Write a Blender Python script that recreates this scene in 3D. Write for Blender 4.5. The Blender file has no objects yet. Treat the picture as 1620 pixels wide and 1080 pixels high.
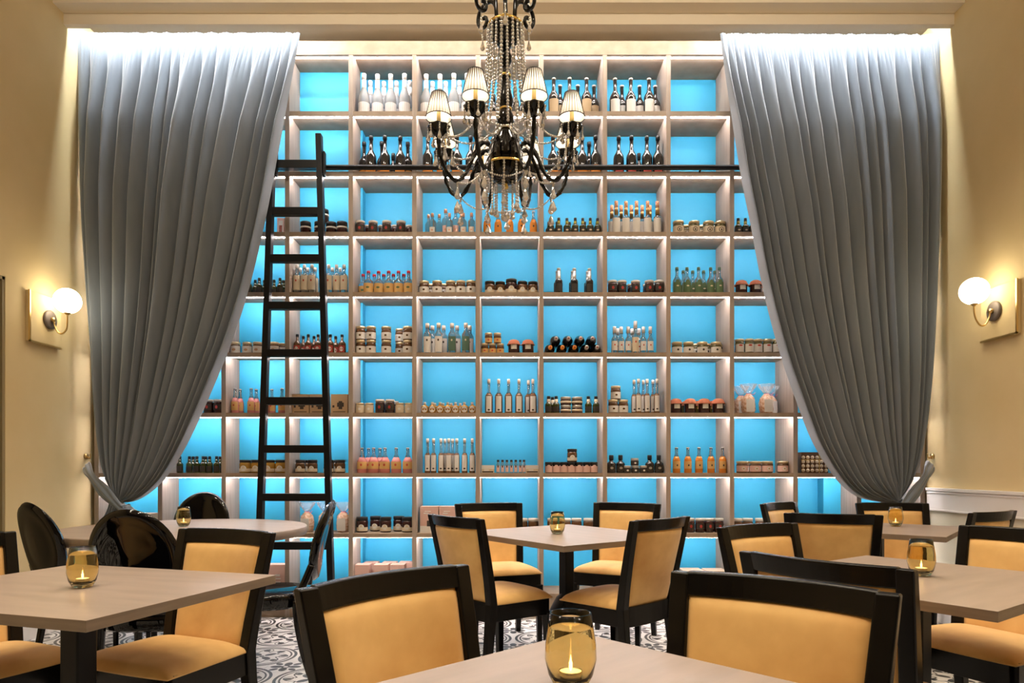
import bpy, math, random
from mathutils import Vector, Matrix
random.seed(7)
PI = math.pi
scene = bpy.context.scene
COL = scene.collection

# ------------------------------------------------------------------ camera
F, CX, CY, CAMZ = 1080.0, 812.0, 740.0, 1.10       # focal length and principal point for a 1620x1080 frame
cam_d = bpy.data.cameras.new('camera'); cam = bpy.data.objects.new('camera', cam_d); COL.objects.link(cam)
cam_d.sensor_width = 36.0; cam_d.lens = 36.0 * F / 1620
cam_d.shift_x = (810 - CX) / 1620; cam_d.shift_y = (CY - 540) / 1620
cam_d.clip_start = 0.05
cam.location = (0, 0, CAMZ); cam.rotation_euler = (PI / 2, 0, 0)
scene.camera = cam

# ------------------------------------------------------------------ world, exposure
w = bpy.data.worlds.new('world'); scene.world = w; w.use_nodes = True
w.node_tree.nodes['Background'].inputs[0].default_value = (1.0, 0.86, 0.66, 1)
w.node_tree.nodes['Background'].inputs[1].default_value = 0.0
vs = scene.view_settings
vs.view_transform = 'Standard'; vs.look = 'None'; vs.gamma = 1.0; vs.use_curve_mapping = False
vs.exposure = 0.0
cy = scene.cycles
cy.max_bounces = 8; cy.diffuse_bounces = 4; cy.glossy_bounces = 4; cy.transmission_bounces = 8
cy.transparent_max_bounces = 16; cy.caustics_reflective = False; cy.caustics_refractive = False
cy.sample_clamp_indirect = 4.0; cy.use_denoising = True
LED_SHELF, LED_COVE, DOWN, GLOBE, BULB = 62.0, 225.0, 9.5, 12.0, 26.0
WARM = (1.0, 0.84, 0.64)

def lamp(name, kind, loc, energy, color, rot=(0, 0, 0), parent=None, **kw):
    d = bpy.data.lights.new(name, kind); d.energy = energy; d.color = color
    for k, v in kw.items(): setattr(d, k, v)
    o = bpy.data.objects.new(name, d); COL.objects.link(o); o.location = loc; o.rotation_euler = rot
    if parent: o.parent = parent
    return o
# recessed ceiling downlights of the room (bulbs of the fittings built further below)
DOWNS = [(x, y) for y in (0.4, 1.6, 2.8) for x in (-2.2, -0.75, 0.75, 2.2)] + [(-1.2, -1.3), (1.2, -1.3)]
ADDED_SPOTS = [(-1.7, 2.3), (0.0, 2.1), (1.7, 2.3)]       # unseen spots, added to brighten the ceiling beam
for (dx, dy) in ADDED_SPOTS:
    lamp('added_spot_bulb', 'SPOT', (dx, dy, 4.36), 75, (1.0, 0.86, 0.68), rot=(math.radians(91), 0, 0), spot_size=math.radians(95), spot_blend=1.0, shadow_soft_size=0.05)
for (dx, dy) in ((-0.75, 3.75), (0.75, 3.75)):  # unseen pair added to throw more frontal light on shelves and goods
    lamp('downlight_bulb', 'SPOT', (dx, dy, 4.44), 110, WARM, spot_size=math.radians(110), spot_blend=1.0, shadow_soft_size=0.10)
for (dx, dy) in DOWNS:
    lamp('downlight_bulb', 'SPOT', (dx, dy, 4.44), DOWN * 10, WARM, spot_size=math.radians(106), spot_blend=1.0, shadow_soft_size=0.10)

# ------------------------------------------------------------------ materials
def mat(name, color=(0.8, 0.8, 0.8), rough=0.5, metal=0.0, trans=0.0, ior=1.45, coat=0.0, sheen=0.0, emit=None, estr=0.0, alpha=1.0, spec=0.5):
    m = bpy.data.materials.new(name); m.use_nodes = True
    b = m.node_tree.nodes['Principled BSDF']; i = b.inputs
    i['Base Color'].default_value = (*color, 1); i['Roughness'].default_value = rough; i['Metallic'].default_value = metal
    i['Transmission Weight'].default_value = trans; i['IOR'].default_value = ior; i['Coat Weight'].default_value = coat
    i['Sheen Weight'].default_value = sheen; i['Alpha'].default_value = alpha; i['Specular IOR Level'].default_value = spec
    if emit: i['Emission Color'].default_value = (*emit, 1); i['Emission Strength'].default_value = estr
    return m
def noise_color(m, c1, c2, scale=(1, 1, 1), nscale=5.0, detail=4.0, bump=0.0, lo=0.35, hi=0.65, rough=None):
    nt = m.node_tree; N = nt.nodes; L = nt.links; b = N['Principled BSDF']
    tc = N.new('ShaderNodeTexCoord'); mp = N.new('ShaderNodeMapping'); mp.inputs['Scale'].default_value = scale
    nz = N.new('ShaderNodeTexNoise'); nz.inputs['Scale'].default_value = nscale; nz.inputs['Detail'].default_value = detail
    rp = N.new('ShaderNodeValToRGB'); rp.color_ramp.elements[0].position = lo; rp.color_ramp.elements[1].position = hi
    rp.color_ramp.elements[0].color = (*c1, 1); rp.color_ramp.elements[1].color = (*c2, 1)
    L.new(tc.outputs['Object'], mp.inputs[0]); L.new(mp.outputs[0], nz.inputs['Vector'])
    L.new(nz.outputs['Fac'], rp.inputs[0]); L.new(rp.outputs[0], b.inputs['Base Color'])
    if bump:
        bp = N.new('ShaderNodeBump'); bp.inputs['Strength'].default_value = bump; bp.inputs['Distance'].default_value = 0.004
        L.new(nz.outputs['Fac'], bp.inputs['Height']); L.new(bp.outputs[0], b.inputs['Normal'])
    return m
M = {}
M['wall'] = noise_color(mat('wall_paint', rough=0.75), (0.72, 0.565, 0.29), (0.755, 0.60, 0.325), nscale=3)
M['ceiling'] = mat('ceiling_paint', (0.86, 0.77, 0.62), 0.8)
M['dado'] = noise_color(mat('dado_paint', rough=0.6), (0.72, 0.66, 0.50), (0.76, 0.70, 0.54), nscale=3)
M['white_trim'] = mat('white_trim', (0.82, 0.78, 0.74), 0.45)
M['jamb'] = mat('olive_jamb', (0.28, 0.22, 0.11), 0.6)
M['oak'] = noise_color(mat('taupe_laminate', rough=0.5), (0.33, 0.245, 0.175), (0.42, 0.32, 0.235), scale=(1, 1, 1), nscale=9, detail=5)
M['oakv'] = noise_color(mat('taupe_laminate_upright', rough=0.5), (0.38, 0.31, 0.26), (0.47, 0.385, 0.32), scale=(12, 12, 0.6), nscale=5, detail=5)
M['blue'] = noise_color(mat('cyan_back_panel', rough=0.55), (0.040, 0.455, 0.80), (0.046, 0.485, 0.83), nscale=2)
M['led'] = mat('led_strip', (1, 1, 1), emit=(1.0, 0.90, 0.88), estr=LED_SHELF)
M['cove'] = mat('cove_led', (1, 1, 1), emit=(0.86, 0.93, 1.0), estr=LED_COVE)
M['cove_mid'] = mat('cove_led_soft', (1, 1, 1), emit=(1.0, 0.93, 0.85), estr=LED_COVE * 0.30)
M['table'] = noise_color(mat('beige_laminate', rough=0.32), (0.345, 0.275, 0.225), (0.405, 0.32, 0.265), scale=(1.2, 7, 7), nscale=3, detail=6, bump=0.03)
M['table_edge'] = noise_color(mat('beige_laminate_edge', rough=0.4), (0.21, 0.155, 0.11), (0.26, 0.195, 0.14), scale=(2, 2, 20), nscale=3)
M['frame'] = noise_color(mat('black_lacquered_wood', rough=0.24, spec=0.28), (0.004, 0.0035, 0.0035), (0.007, 0.006, 0.0055), scale=(3, 3, 3), nscale=8)
M['black'] = mat('matt_black_metal', (0.006, 0.006, 0.007), 0.4, spec=0.25)
M['velvet'] = noise_color(mat('ochre_velvet', rough=0.75, sheen=0.35), (0.58, 0.30, 0.080), (0.88, 0.57, 0.21), scale=(1, 1, 1), nscale=4.5, detail=5, bump=0.05, lo=0.3, hi=0.7)
M['ghost'] = mat('gloss_black_plastic', (0.002, 0.002, 0.003), 0.03, spec=0.5)
M['curtain'] = noise_color(mat('grey_velvet', rough=0.8, sheen=1.0), (0.150, 0.182, 0.225), (0.182, 0.215, 0.262), scale=(2, 2, 0.4), nscale=6, detail=4)
M['amber'] = mat('amber_glass', (0.95, 0.83, 0.50), 0.0, trans=1.0, ior=1.45)
M['wax'] = mat('tealight_wax', (0.95, 0.85, 0.6), 0.5, emit=(1.0, 0.62, 0.22), estr=3.5)
M['tin'] = mat('tealight_tin', (0.8, 0.78, 0.75), 0.3, metal=1.0)
M['flame'] = mat('candle_flame', (1, 0.8, 0.4), emit=(1.0, 0.66, 0.25), estr=30)
M['globe'] = mat('opal_globe', (1, 1, 1), 0.3, emit=(1.0, 0.87, 0.64), estr=GLOBE)
M['brass'] = mat('brass', (0.78, 0.56, 0.24), 0.28, metal=1.0)
M['gold'] = mat('chandelier_gold', (0.85, 0.60, 0.18), 0.22, metal=1.0)
M['bronze'] = mat('dark_grey_disc', (0.16, 0.13, 0.11), 0.5, metal=0.3)
M['blackglass'] = mat('black_glass', (0.003, 0.003, 0.0035), 0.08, spec=0.45)
M['candle'] = mat('gold_candle_sleeve', (0.85, 0.62, 0.22), 0.45)
M['bulb'] = mat('lamp_bulb', (1, 1, 1), emit=(1.0, 0.82, 0.58), estr=70)
def crystal():
    m = bpy.data.materials.new('cut_crystal'); m.use_nodes = True; nt = m.node_tree; N = nt.nodes; L = nt.links
    out = N['Material Output']; N.remove(N['Principled BSDF'])
    g = N.new('ShaderNodeBsdfGlass'); g.inputs['IOR'].default_value = 1.55; g.inputs['Roughness'].default_value = 0.0; g.inputs['Color'].default_value = (1, 1, 1, 1)
    gl = N.new('ShaderNodeBsdfGlossy'); gl.inputs['Roughness'].default_value = 0.08; gl.inputs['Color'].default_value = (1, 0.97, 0.92, 1)
    mx = N.new('ShaderNodeMixShader'); mx.inputs[0].default_value = 0.55
    df = N.new('ShaderNodeBsdfDiffuse'); df.inputs[0].default_value = (0.95, 0.93, 0.90, 1)
    m2 = N.new('ShaderNodeMixShader'); m2.inputs[0].default_value = 0.25
    L.new(g.outputs[0], mx.inputs[1]); L.new(gl.outputs[0], mx.inputs[2]); L.new(mx.outputs[0], m2.inputs[1]); L.new(df.outputs[0], m2.inputs[2]); L.new(m2.outputs[0], out.inputs[0])
    return m
M['crystal'] = crystal()
def shade_mat():
    m = bpy.data.materials.new('pleated_black_organza'); m.use_nodes = True; nt = m.node_tree; N = nt.nodes; L = nt.links
    out = N['Material Output']; N.remove(N['Principled BSDF'])
    def mth(op, a, b_=None):
        n = N.new('ShaderNodeMath'); n.operation = op; n.use_clamp = op == 'MAXIMUM'
        for i, q in enumerate((a, b_)):
            if q is None: continue
            if isinstance(q, (int, float)): n.inputs[i].default_value = q
            else: L.new(q, n.inputs[i])
        return n.outputs[0]
    tc = N.new('ShaderNodeTexCoord'); sp = N.new('ShaderNodeSeparateXYZ'); L.new(tc.outputs['Object'], sp.inputs[0])
    sn = mth('SINE', mth('MULTIPLY', mth('ARCTAN2', sp.outputs[1], sp.outputs[0]), 26.0))
    # the gathered cloth lies denser towards the narrow top ring
    dens = mth('ADD', mth('MULTIPLY', sp.outputs[2], 6.0), mth('ADD', 0.40, mth('MULTIPLY', sn, 0.22)))
    dens = mth('MINIMUM', mth('MAXIMUM', dens, 0.05), 0.95)
    tr = N.new('ShaderNodeBsdfTransparent'); tr.inputs[0].default_value = (1, 1, 1, 1)
    df = N.new('ShaderNodeBsdfDiffuse'); df.inputs[0].default_value = (0.03, 0.018, 0.018, 1)
    mx = N.new('ShaderNodeMixShader'); L.new(dens, mx.inputs[0]); L.new(tr.outputs[0], mx.inputs[1]); L.new(df.outputs[0], mx.inputs[2])
    L.new(mx.outputs[0], out.inputs[0]); return m
M['shade'] = shade_mat()
def lining_mat():
    m = bpy.data.materials.new('white_shade_lining'); m.use_nodes = True; nt = m.node_tree; N = nt.nodes; L = nt.links
    out = N['Material Output']; N.remove(N['Principled BSDF'])
    tr = N.new('ShaderNodeBsdfTranslucent'); tr.inputs[0].default_value = (0.9, 0.85, 0.8, 1)
    df = N.new('ShaderNodeBsdfDiffuse'); df.inputs[0].default_value = (0.9, 0.86, 0.8, 1)
    mx = N.new('ShaderNodeMixShader'); mx.inputs[0].default_value = 0.5; L.new(df.outputs[0], mx.inputs[1]); L.new(tr.outputs[0], mx.inputs[2])
    L.new(mx.outputs[0], out.inputs[0]); return m
M['shade_lining'] = lining_mat()
M['rim_black'] = mat('shade_rim', (0.01, 0.01, 0.01), 0.6)
# goods
def G(name, **k): M[name] = mat(name, **k)
G('foil_white', color=(0.86, 0.86, 0.88), rough=0.35)
G('frost_glass', color=(0.86, 0.88, 0.92), rough=0.15, trans=0.6)
G('dark_glass', color=(0.010, 0.009, 0.010), rough=0.06, coat=0.6)
G('black_cap', color=(0.012, 0.012, 0.016), rough=0.35)
G('clear_glass', color=(0.93, 0.96, 0.97), rough=0.02, trans=0.92, ior=1.30)
G('olive_oil', color=(0.035, 0.045, 0.010), rough=0.08, coat=0.5)
G('yellow_oil', color=(0.35, 0.30, 0.03), rough=0.1, trans=0.3)
G('label_white', color=(0.80, 0.78, 0.74), rough=0.6)
G('label_cream', color=(0.72, 0.62, 0.46), rough=0.6)
G('label_kraft', color=(0.58, 0.44, 0.28), rough=0.65)
G('label_green', color=(0.10, 0.17, 0.08), rough=0.6)
G('label_greenglass', color=(0.09, 0.17, 0.12), rough=0.5)
G('label_red', color=(0.45, 0.05, 0.04), rough=0.6)
G('label_orange', color=(0.75, 0.27, 0.03), rough=0.6)
G('label_yellow', color=(0.68, 0.42, 0.15), rough=0.6)
G('label_dark', color=(0.035, 0.030, 0.025), rough=0.5)
G('label_pink', color=(0.78, 0.52, 0.46), rough=0.6)
G('ink', color=(0.05, 0.04, 0.035), rough=0.6)
G('ink_red', color=(0.55, 0.08, 0.05), rough=0.6)
G('cork', color=(0.60, 0.38, 0.24), rough=0.7)
G('cork_white', color=(0.82, 0.74, 0.66), rough=0.6)
G('copper', color=(0.72, 0.38, 0.25), rough=0.3, metal=0.7)
G('cap_red', color=(0.50, 0.035, 0.06), rough=0.4)
G('lid_gold', color=(0.75, 0.62, 0.40), rough=0.3, metal=0.6)
G('lid_white', color=(0.78, 0.74, 0.70), rough=0.4)
G('lid_black', color=(0.012, 0.010, 0.010), rough=0.4)
G('jam_dark', color=(0.035, 0.012, 0.012), rough=0.1, coat=0.4)
G('jam_brown', color=(0.10, 0.045, 0.018), rough=0.12, coat=0.4)
G('jam_olive', color=(0.09, 0.075, 0.02), rough=0.12, coat=0.4)
G('honey', color=(0.50, 0.27, 0.05), rough=0.1, trans=0.25)
G('cream_fill', color=(0.72, 0.60, 0.42), rough=0.3)
G('pink_drink', color=(0.92, 0.36, 0.34), rough=0.1, trans=0.3)
G('orange_drink', color=(0.85, 0.30, 0.05), rough=0.12, trans=0.2)
G('brown_spirit', color=(0.26, 0.12, 0.05), rough=0.06, trans=0.45)
G('cloth_orange', color=(0.50, 0.17, 0.09), rough=0.8)
G('cardboard', color=(0.52, 0.36, 0.21), rough=0.75)
G('card_pink', color=(0.66, 0.43, 0.36), rough=0.75)
G('card_cream', color=(0.72, 0.58, 0.44), rough=0.75)
G('cookies', color=(0.70, 0.45, 0.32), rough=0.8)
G('ribbon', color=(0.70, 0.12, 0.22), rough=0.5)
G('ribbon_gold', color=(0.75, 0.50, 0.15), rough=0.35)
G('floral', color=(0.70, 0.30, 0.14), rough=0.6)
G('cellophane', color=(0.95, 0.95, 0.97), rough=0.05, alpha=0.22)
G('silver_foil', color=(0.62, 0.60, 0.58), rough=0.3, metal=0.8)
noise_color(M['cookies'], (0.55, 0.30, 0.16), (0.85, 0.68, 0.55), nscale=60, detail=2)
noise_color(M['floral'], (0.60, 0.10, 0.10), (0.80, 0.62, 0.30), nscale=90, detail=1)

# ------------------------------------------------------------------ mesh helpers
class MB:
    def __init__(s): s.v = []; s.f = []; s.m = []; s.s = []
    def add(s, vs, fs, mi=0, smooth=True):
        b = len(s.v); s.v += [tuple(x) for x in vs]; s.f += [tuple(b + i for i in f) for f in fs]
        s.m += [mi] * len(fs); s.s += [smooth] * len(fs)
    def box(s, x0, x1, y0, y1, z0, z1, mi=0, mtx=None):
        vs = [Vector(p) for p in [(x0, y0, z0), (x1, y0, z0), (x1, y1, z0), (x0, y1, z0), (x0, y0, z1), (x1, y0, z1), (x1, y1, z1), (x0, y1, z1)]]
        if mtx: vs = [mtx @ q for q in vs]
        s.add(vs, [(0, 3, 2, 1), (4, 5, 6, 7), (0, 1, 5, 4), (1, 2, 6, 5), (2, 3, 7, 6), (3, 0, 4, 7)], mi, False)
    def lathe(s, prof, seg=20, c=(0, 0, 0), mi=0, mtx=None, smooth=True, a0=0.0, a1=None, wob=None, caps=True):
        full = a1 is None; ring = tuple(prof[0]) == tuple(prof[-1]); a1 = 2 * PI if full else a1
        n = seg if full else seg + 1; vs = []
        for (r, z) in prof:
            for k in range(n):
                a = a0 + (a1 - a0) * k / seg; rr = r * (wob(a, z) if wob else 1)
                q = Vector((c[0] + rr * math.cos(a), c[1] + rr * math.sin(a), c[2] + z)); vs.append(mtx @ q if mtx else q)
        fs = []
        for i in range(len(prof) - 1):
            for k in range(seg):
                k2 = (k + 1) % n if full else k + 1
                fs.append((i * n + k, i * n + k2, (i + 1) * n + k2, (i + 1) * n + k))
        if full and caps and not ring and prof[0][0] > 1e-5: fs.append(tuple(range(n - 1, -1, -1)))
        if full and caps and not ring and prof[-1][0] > 1e-5: fs.append(tuple((len(prof) - 1) * n + k for k in range(n)))
        s.add(vs, fs, mi, smooth)
    def tube(s, path, rad, seg=8, mi=0, closed=False, flat=None):
        P = [Vector(p) for p in path]; n = len(P)
        R = rad if isinstance(rad, (list, tuple)) else [rad] * n
        up = Vector((0, 0, 1)); vs = []; prev = None
        for i in range(n):
            a = P[(i - 1) % n] if (closed or i > 0) else P[i]; b = P[(i + 1) % n] if (closed or i < n - 1) else P[i]
            t = (b - a).normalized()
            if prev is None:
                x = t.cross(up)
                if x.length < 1e-3: x = t.cross(Vector((0, 1, 0)))
                x.normalize()
            else:
                x = (prev - t * prev.dot(t)); x = x.normalized() if x.length > 1e-6 else t.cross(up).normalized()
            prev = x; y = t.cross(x)
            for k in range(seg):
                an = 2 * PI * k / seg; vs.append(P[i] + (x * math.cos(an) + y * math.sin(an)) * R[i])
        fs = []
        for i in range(n if closed else n - 1):
            j = (i + 1) % n
            for k in range(seg): fs.append((i * seg + k, i * seg + (k + 1) % seg, j * seg + (k + 1) % seg, j * seg + k))
        if not closed: fs += [tuple(range(seg - 1, -1, -1)), tuple((n - 1) * seg + k for k in range(seg))]
        s.add(vs, fs, mi)
    def sweep_box(s, secs, mi=0):
        # secs: list of (center, half x vector, half y vector)
        vs = []
        for (c, hx, hy) in secs:
            c, hx, hy = Vector(c), Vector(hx), Vector(hy)
            vs += [c - hx - hy, c + hx - hy, c + hx + hy, c - hx + hy]
        fs = [(3, 2, 1, 0)]; n = len(secs)
        for i in range(n - 1):
            for k in range(4): fs.append((i * 4 + k, i * 4 + (k + 1) % 4, (i + 1) * 4 + (k + 1) % 4, (i + 1) * 4 + k))
        fs.append(tuple((n - 1) * 4 + k for k in range(4)))
        s.add(vs, fs, mi, False)
    def ball(s, c, r, seg=8, rings=5, mi=0, sz=1.0):
        s.lathe([(r * math.sin(PI * i / rings) if 0 < i < rings else 1e-6, -r * sz * math.cos(PI * i / rings)) for i in range(rings + 1)], seg, c, mi)
    def mesh(s, name, mats):
        me = bpy.data.meshes.new(name); me.from_pydata(s.v, [], s.f)
        for m in mats: me.materials.append(M[m] if isinstance(m, str) else m)
        me.polygons.foreach_set('material_index', s.m); me.polygons.foreach_set('use_smooth', s.s); me.update()
        return me
    def build(s, name, mats, parent=None, loc=None, rz=0.0, bevel=0.0, autosmooth=None):
        if isinstance(mats, str): mats = [mats]
        return link(name, s.mesh(name, mats), parent, loc, rz, bevel)
def link(name, me, parent=None, loc=None, rz=0.0, bevel=0.0):
    o = bpy.data.objects.new(name, me); COL.objects.link(o)
    if parent: o.parent = parent
    if loc: o.location = loc
    o.rotation_euler.z = rz
    if bevel:
        b = o.modifiers.new('bevel', 'BEVEL'); b.width = bevel; b.segments = 2; b.limit_method = 'ANGLE'; b.angle_limit = 0.6
        b.harden_normals = True
    return o
def tag(o, label=None, cat=None, group=None, kind=None):
    if label: o['label'] = label
    if cat: o['category'] = cat
    if group: o['group'] = group
    if kind: o['kind'] = kind
    return o
def thing(name, label, cat, loc=(0, 0, 0), rz=0.0, group=None):
    o = bpy.data.objects.new(name, None); o.empty_display_size = 0.05; COL.objects.link(o)
    o.location = loc; o.rotation_euler.z = rz
    return tag(o, label, cat, group)
def struct(name, mb, mats, **k): return tag(mb.build(name, mats, **k), kind='structure')
def smooth_path(pts, n=8):
    P = [Vector(p) for p in pts]; out = []
    for i in range(len(P) - 1):
        p0 = P[max(i - 1, 0)]; p1 = P[i]; p2 = P[i + 1]; p3 = P[min(i + 2, len(P) - 1)]
        for k in range(n):
            t = k / n
            out.append(0.5 * ((2 * p1) + (p2 - p0) * t + (2 * p0 - 5 * p1 + 4 * p2 - p3) * t * t + (3 * p1 - p0 - 3 * p2 + p3) * t ** 3))
    out.append(P[-1]); return out
def PX(x, Y): return (x - CX) * Y / F
def PZ(y, Y): return CAMZ - (y - CY) * Y / F

# ------------------------------------------------------------------ room shell
XL, XR, YB, YF, ZC = -3.11, 3.05, 5.42, -3.0, 4.50
def floor_material():
    m = bpy.data.materials.new('cement_tiles'); m.use_nodes = True; nt = m.node_tree; N = nt.nodes; L = nt.links
    b = N['Principled BSDF']; b.inputs['Roughness'].default_value = 0.35
    tc = N.new('ShaderNodeTexCoord'); sp = N.new('ShaderNodeSeparateXYZ'); L.new(tc.outputs['Object'], sp.inputs[0])
    def mth(op, a, b_=None, c=None):
        n = N.new('ShaderNodeMath'); n.operation = op
        for i, q in enumerate((a, b_, c)):
            if q is None: continue
            if isinstance(q, (int, float)): n.inputs[i].default_value = q
            else: L.new(q, n.inputs[i])
        return n.outputs[0]
    S = 0.42
    X = mth('DIVIDE', sp.outputs[0], S); Y = mth('DIVIDE', sp.outputs[1], S)
    def cell(dx, dy):
        u = mth('SUBTRACT', mth('FRACT', mth('ADD', X, dx)), 0.5); v = mth('SUBTRACT', mth('FRACT', mth('ADD', Y, dy)), 0.5)
        r = mth('SQRT', mth('ADD', mth('MULTIPLY', u, u), mth('MULTIPLY', v, v)))
        th = mth('ARCTAN2', v, u); return u, v, r, th
    def line(r, c, wd): return mth('LESS_THAN', mth('ABSOLUTE', mth('SUBTRACT', r, c)), wd)
    def petals(r, th, n, rc, a, bb, off=0.0):
        step = 2 * PI / n
        ph = mth('SUBTRACT', mth('MODULO', mth('ADD', th, 2 * PI + off), step), step / 2)
        x = mth('SUBTRACT', mth('MULTIPLY', r, mth('COSINE', ph)), rc); y = mth('MULTIPLY', r, mth('SINE', ph))
        q = mth('ADD', mth('POWER', mth('ABSOLUTE', mth('DIVIDE', x, a)), 2.0), mth('POWER', mth('ABSOLUTE', mth('DIVIDE', y, bb)), 2.0))
        return mth('LESS_THAN', q, 1.0), q
    uA, vA, rA, tA = cell(0, 0); uB, vB, rB, tB = cell(0.5, 0.5)
    inA = mth('LESS_THAN', rA, 0.49)
    lays = [line(rA, 0.455, 0.020), line(rA, 0.395, 0.012)]
    lays.append(petals(rA, tA, 4, 0.13, 0.085, 0.048, 0.0)[0]); lays.append(petals(rA, tA, 8, 0.300, 0.060, 0.046, 0.3)[0])
    wav = mth('ADD', 0.27, mth('MULTIPLY', mth('SINE', mth('MULTIPLY', tA, 8.0)), 0.055))
    lays.append(mth('LESS_THAN', mth('ABSOLUTE', mth('SUBTRACT', rA, wav)), 0.014))
    lays.append(mth('LESS_THAN', rA, 0.035))
    q2 = petals(rA, tA, 4, 0.30, 0.06, 0.06, PI / 4)[1]
    lays.append(mth('LESS_THAN', mth('ABSOLUTE', mth('SUBTRACT', q2, 1.0)), 0.22))
    outA = mth('GREATER_THAN', rA, 0.475)
    bl = [petals(rB, tB, 4, 0.12, 0.080, 0.050, PI / 4)[0], line(rB, 0.045, 0.014), petals(rB, tB, 4, 0.17, 0.06, 0.040, 0.0)[0]]
    k = lays[0]
    for q in lays[1:]: k = mth('MAXIMUM', k, q)
    kb = bl[0]
    for q in bl[1:]: kb = mth('MAXIMUM', kb, q)
    k = mth('MAXIMUM', k, mth('MULTIPLY', kb, outA))
    g1 = mth('LESS_THAN', mth('ABSOLUTE', mth('SUBTRACT', mth('FRACT', mth('MULTIPLY', X, 2.0)), 0.5)), 0.004)
    g2 = mth('LESS_THAN', mth('ABSOLUTE', mth('SUBTRACT', mth('FRACT', mth('MULTIPLY', Y, 2.0)), 0.5)), 0.004)
    mx = N.new('ShaderNodeMix'); mx.data_type = 'RGBA'; L.new(k, mx.inputs[0])
    mx.inputs[6].default_value = (0.80, 0.78, 0.76, 1); mx.inputs[7].default_value = (0.018, 0.018, 0.021, 1)
    m2 = N.new('ShaderNodeMix'); m2.data_type = 'RGBA'; L.new(mth('MAXIMUM', g1, g2), m2.inputs[0]); L.new(mx.outputs[2], m2.inputs[6])
    m2.inputs[7].default_value = (0.40, 0.37, 0.34, 1); L.new(m2.outputs[2], b.inputs['Base Color'])
    return m
M['floor'] = floor_material()
b = MB(); b.box(XL - 0.4, XR + 0.3, YF, YB, -0.1, 0); struct('floor', b, 'floor')
b = MB(); b.box(XL - 0.4, XR + 0.3, YF, YB + 0.2, ZC, ZC + 0.1); struct('ceiling', b, 'ceiling')
b = MB(); b.box(XL - 0.4, XR + 0.3, YB, YB + 0.15, -0.1, ZC); struct('wall_back', b, 'wall')
b = MB(); b.box(XL - 0.4, XR + 0.3, YF - 0.15, YF, -0.1, ZC); struct('wall_front', b, 'jamb')
b = MB(); b.box(XR, XR + 0.15, YF, YB, 0, ZC); struct('wall_right', b, 'wall')
DY0, DY1, DZ = 2.9, 4.18, 2.27
b = MB(); b.box(XL - 0.3, XL, DY1, YB, 0, ZC); b.box(XL - 0.3, XL, YF, DY0, 0, ZC); b.box(XL - 0.3, XL, DY0, DY1, DZ, ZC); struct('wall_left', b, 'wall')
b = MB(); b.box(XL - 0.29, XL - 0.004, DY1 - 0.02, DY1, 0, DZ); b.box(XL - 0.29, XL - 0.004, DY0, DY0 + 0.02, 0, DZ); b.box(XL - 0.29, XL - 0.004, DY0, DY1, DZ - 0.02, DZ)
b.box(XL - 0.30, XL - 0.25, DY0, DY1, 0, DZ); struct('door_1', b, 'jamb')
# stepped beam with the light cove behind it
b = MB(); b.box(XL, XR, 4.61, 4.72, 4.242, ZC); b.box(XL, XR, 4.72, 4.766, 4.166, ZC); struct('trim_1', b, 'ceiling')
b = MB(); b.box(XL, XR, 4.766, YB, 4.33, 4.36); struct('trim_2', b, 'ceiling')
# chair rail and dado of the right wall
b = MB(); b.box(XR - 0.022, XR, YF, 5.0, 0.80, 0.935); b.box(XR - 0.034, XR, YF, 5.0, 0.935, 0.957); b.box(XR - 0.028, XR, YF, 5.0, 0.917, 0.927); b.box(XR - 0.03, XR, YF, 5.0, 0.793, 0.806)
struct('trim_3', b, 'white_trim', bevel=0.003)
b = MB(); b.box(XR - 0.006, XR, YF, 5.0, 0.10, 0.80); struct('trim_4', b, 'dado')
b = MB(); b.box(XR - 0.02, XR, YF, 5.0, 0, 0.12); struct('baseboard_right', b, 'white_trim', bevel=0.004)
b = MB(); b.box(XL, XL + 0.02, DY1, 5.0, 0, 0.12); b.box(XL, XL + 0.02, YF, DY0, 0, 0.12); struct('baseboard_left', b, 'white_trim', bevel=0.004)
# cove LED profile
for x0, x1, mm, lb in ((XL + 0.03, -1.45, 'cove', 'cool white light strip hidden behind the ceiling beam above the left curtain'), (-1.44, 1.44, 'cove_mid', 'soft light strip hidden behind the ceiling beam above the open shelving'), (1.45, XR - 0.03, 'cove', 'cool white light strip hidden behind the ceiling beam above the right curtain')):
    b = MB(); b.box(x0, x1, 4.775, 4.795, 4.318, 4.328); tag(b.build('cove_light', [mm]), lb, 'light')
for (dx, dy) in ADDED_SPOTS:
    t = thing('added_spotlight', 'small white unseen spotlight added to brighten the beam, ' + ('left' if dx < 0 else 'right' if dx > 0 else 'centre') + ' of three', 'light', (dx, dy, ZC), group='unseen spotlights added to brighten the ceiling beam')
    b = MB(); b.tube([(0, 0, 0), (0, 0, -0.10)], 0.008, 8); b.build('stem', 'white_trim', t)
    b = MB(); b.tube([(0, -0.09, -0.14), (0, -0.02, -0.14)], [0.045, 0.045], 18); b.build('head', 'white_trim', t)
# downlight fittings, the shelf-side pair belonging to the added lamps
for i, (dx, dy) in enumerate(DOWNS + [(-0.75, 3.75), (0.75, 3.75)]):
    b = MB(); b.lathe([(0.055, -0.012), (0.075, -0.012), (0.078, 0.0), (0.05, 0.0), (0.05, -0.01)], 20)
    tag(b.build('ceiling_downlight', ['white_trim'], loc=(dx, dy, ZC)), f"round white recessed ceiling downlight, {['rear wall', 'near', 'second', 'third', 'added shelf-side'][0 if dy < 0 else 1 if dy < 1 else 2 if dy < 2 else 3 if dy < 3 else 4]} row, {'far left' if dx < -2 else 'inner left' if dx < 0 else 'inner right' if dx < 2 else 'far right'}", 'light', group='ceiling downlights over the dining tables')

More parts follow.
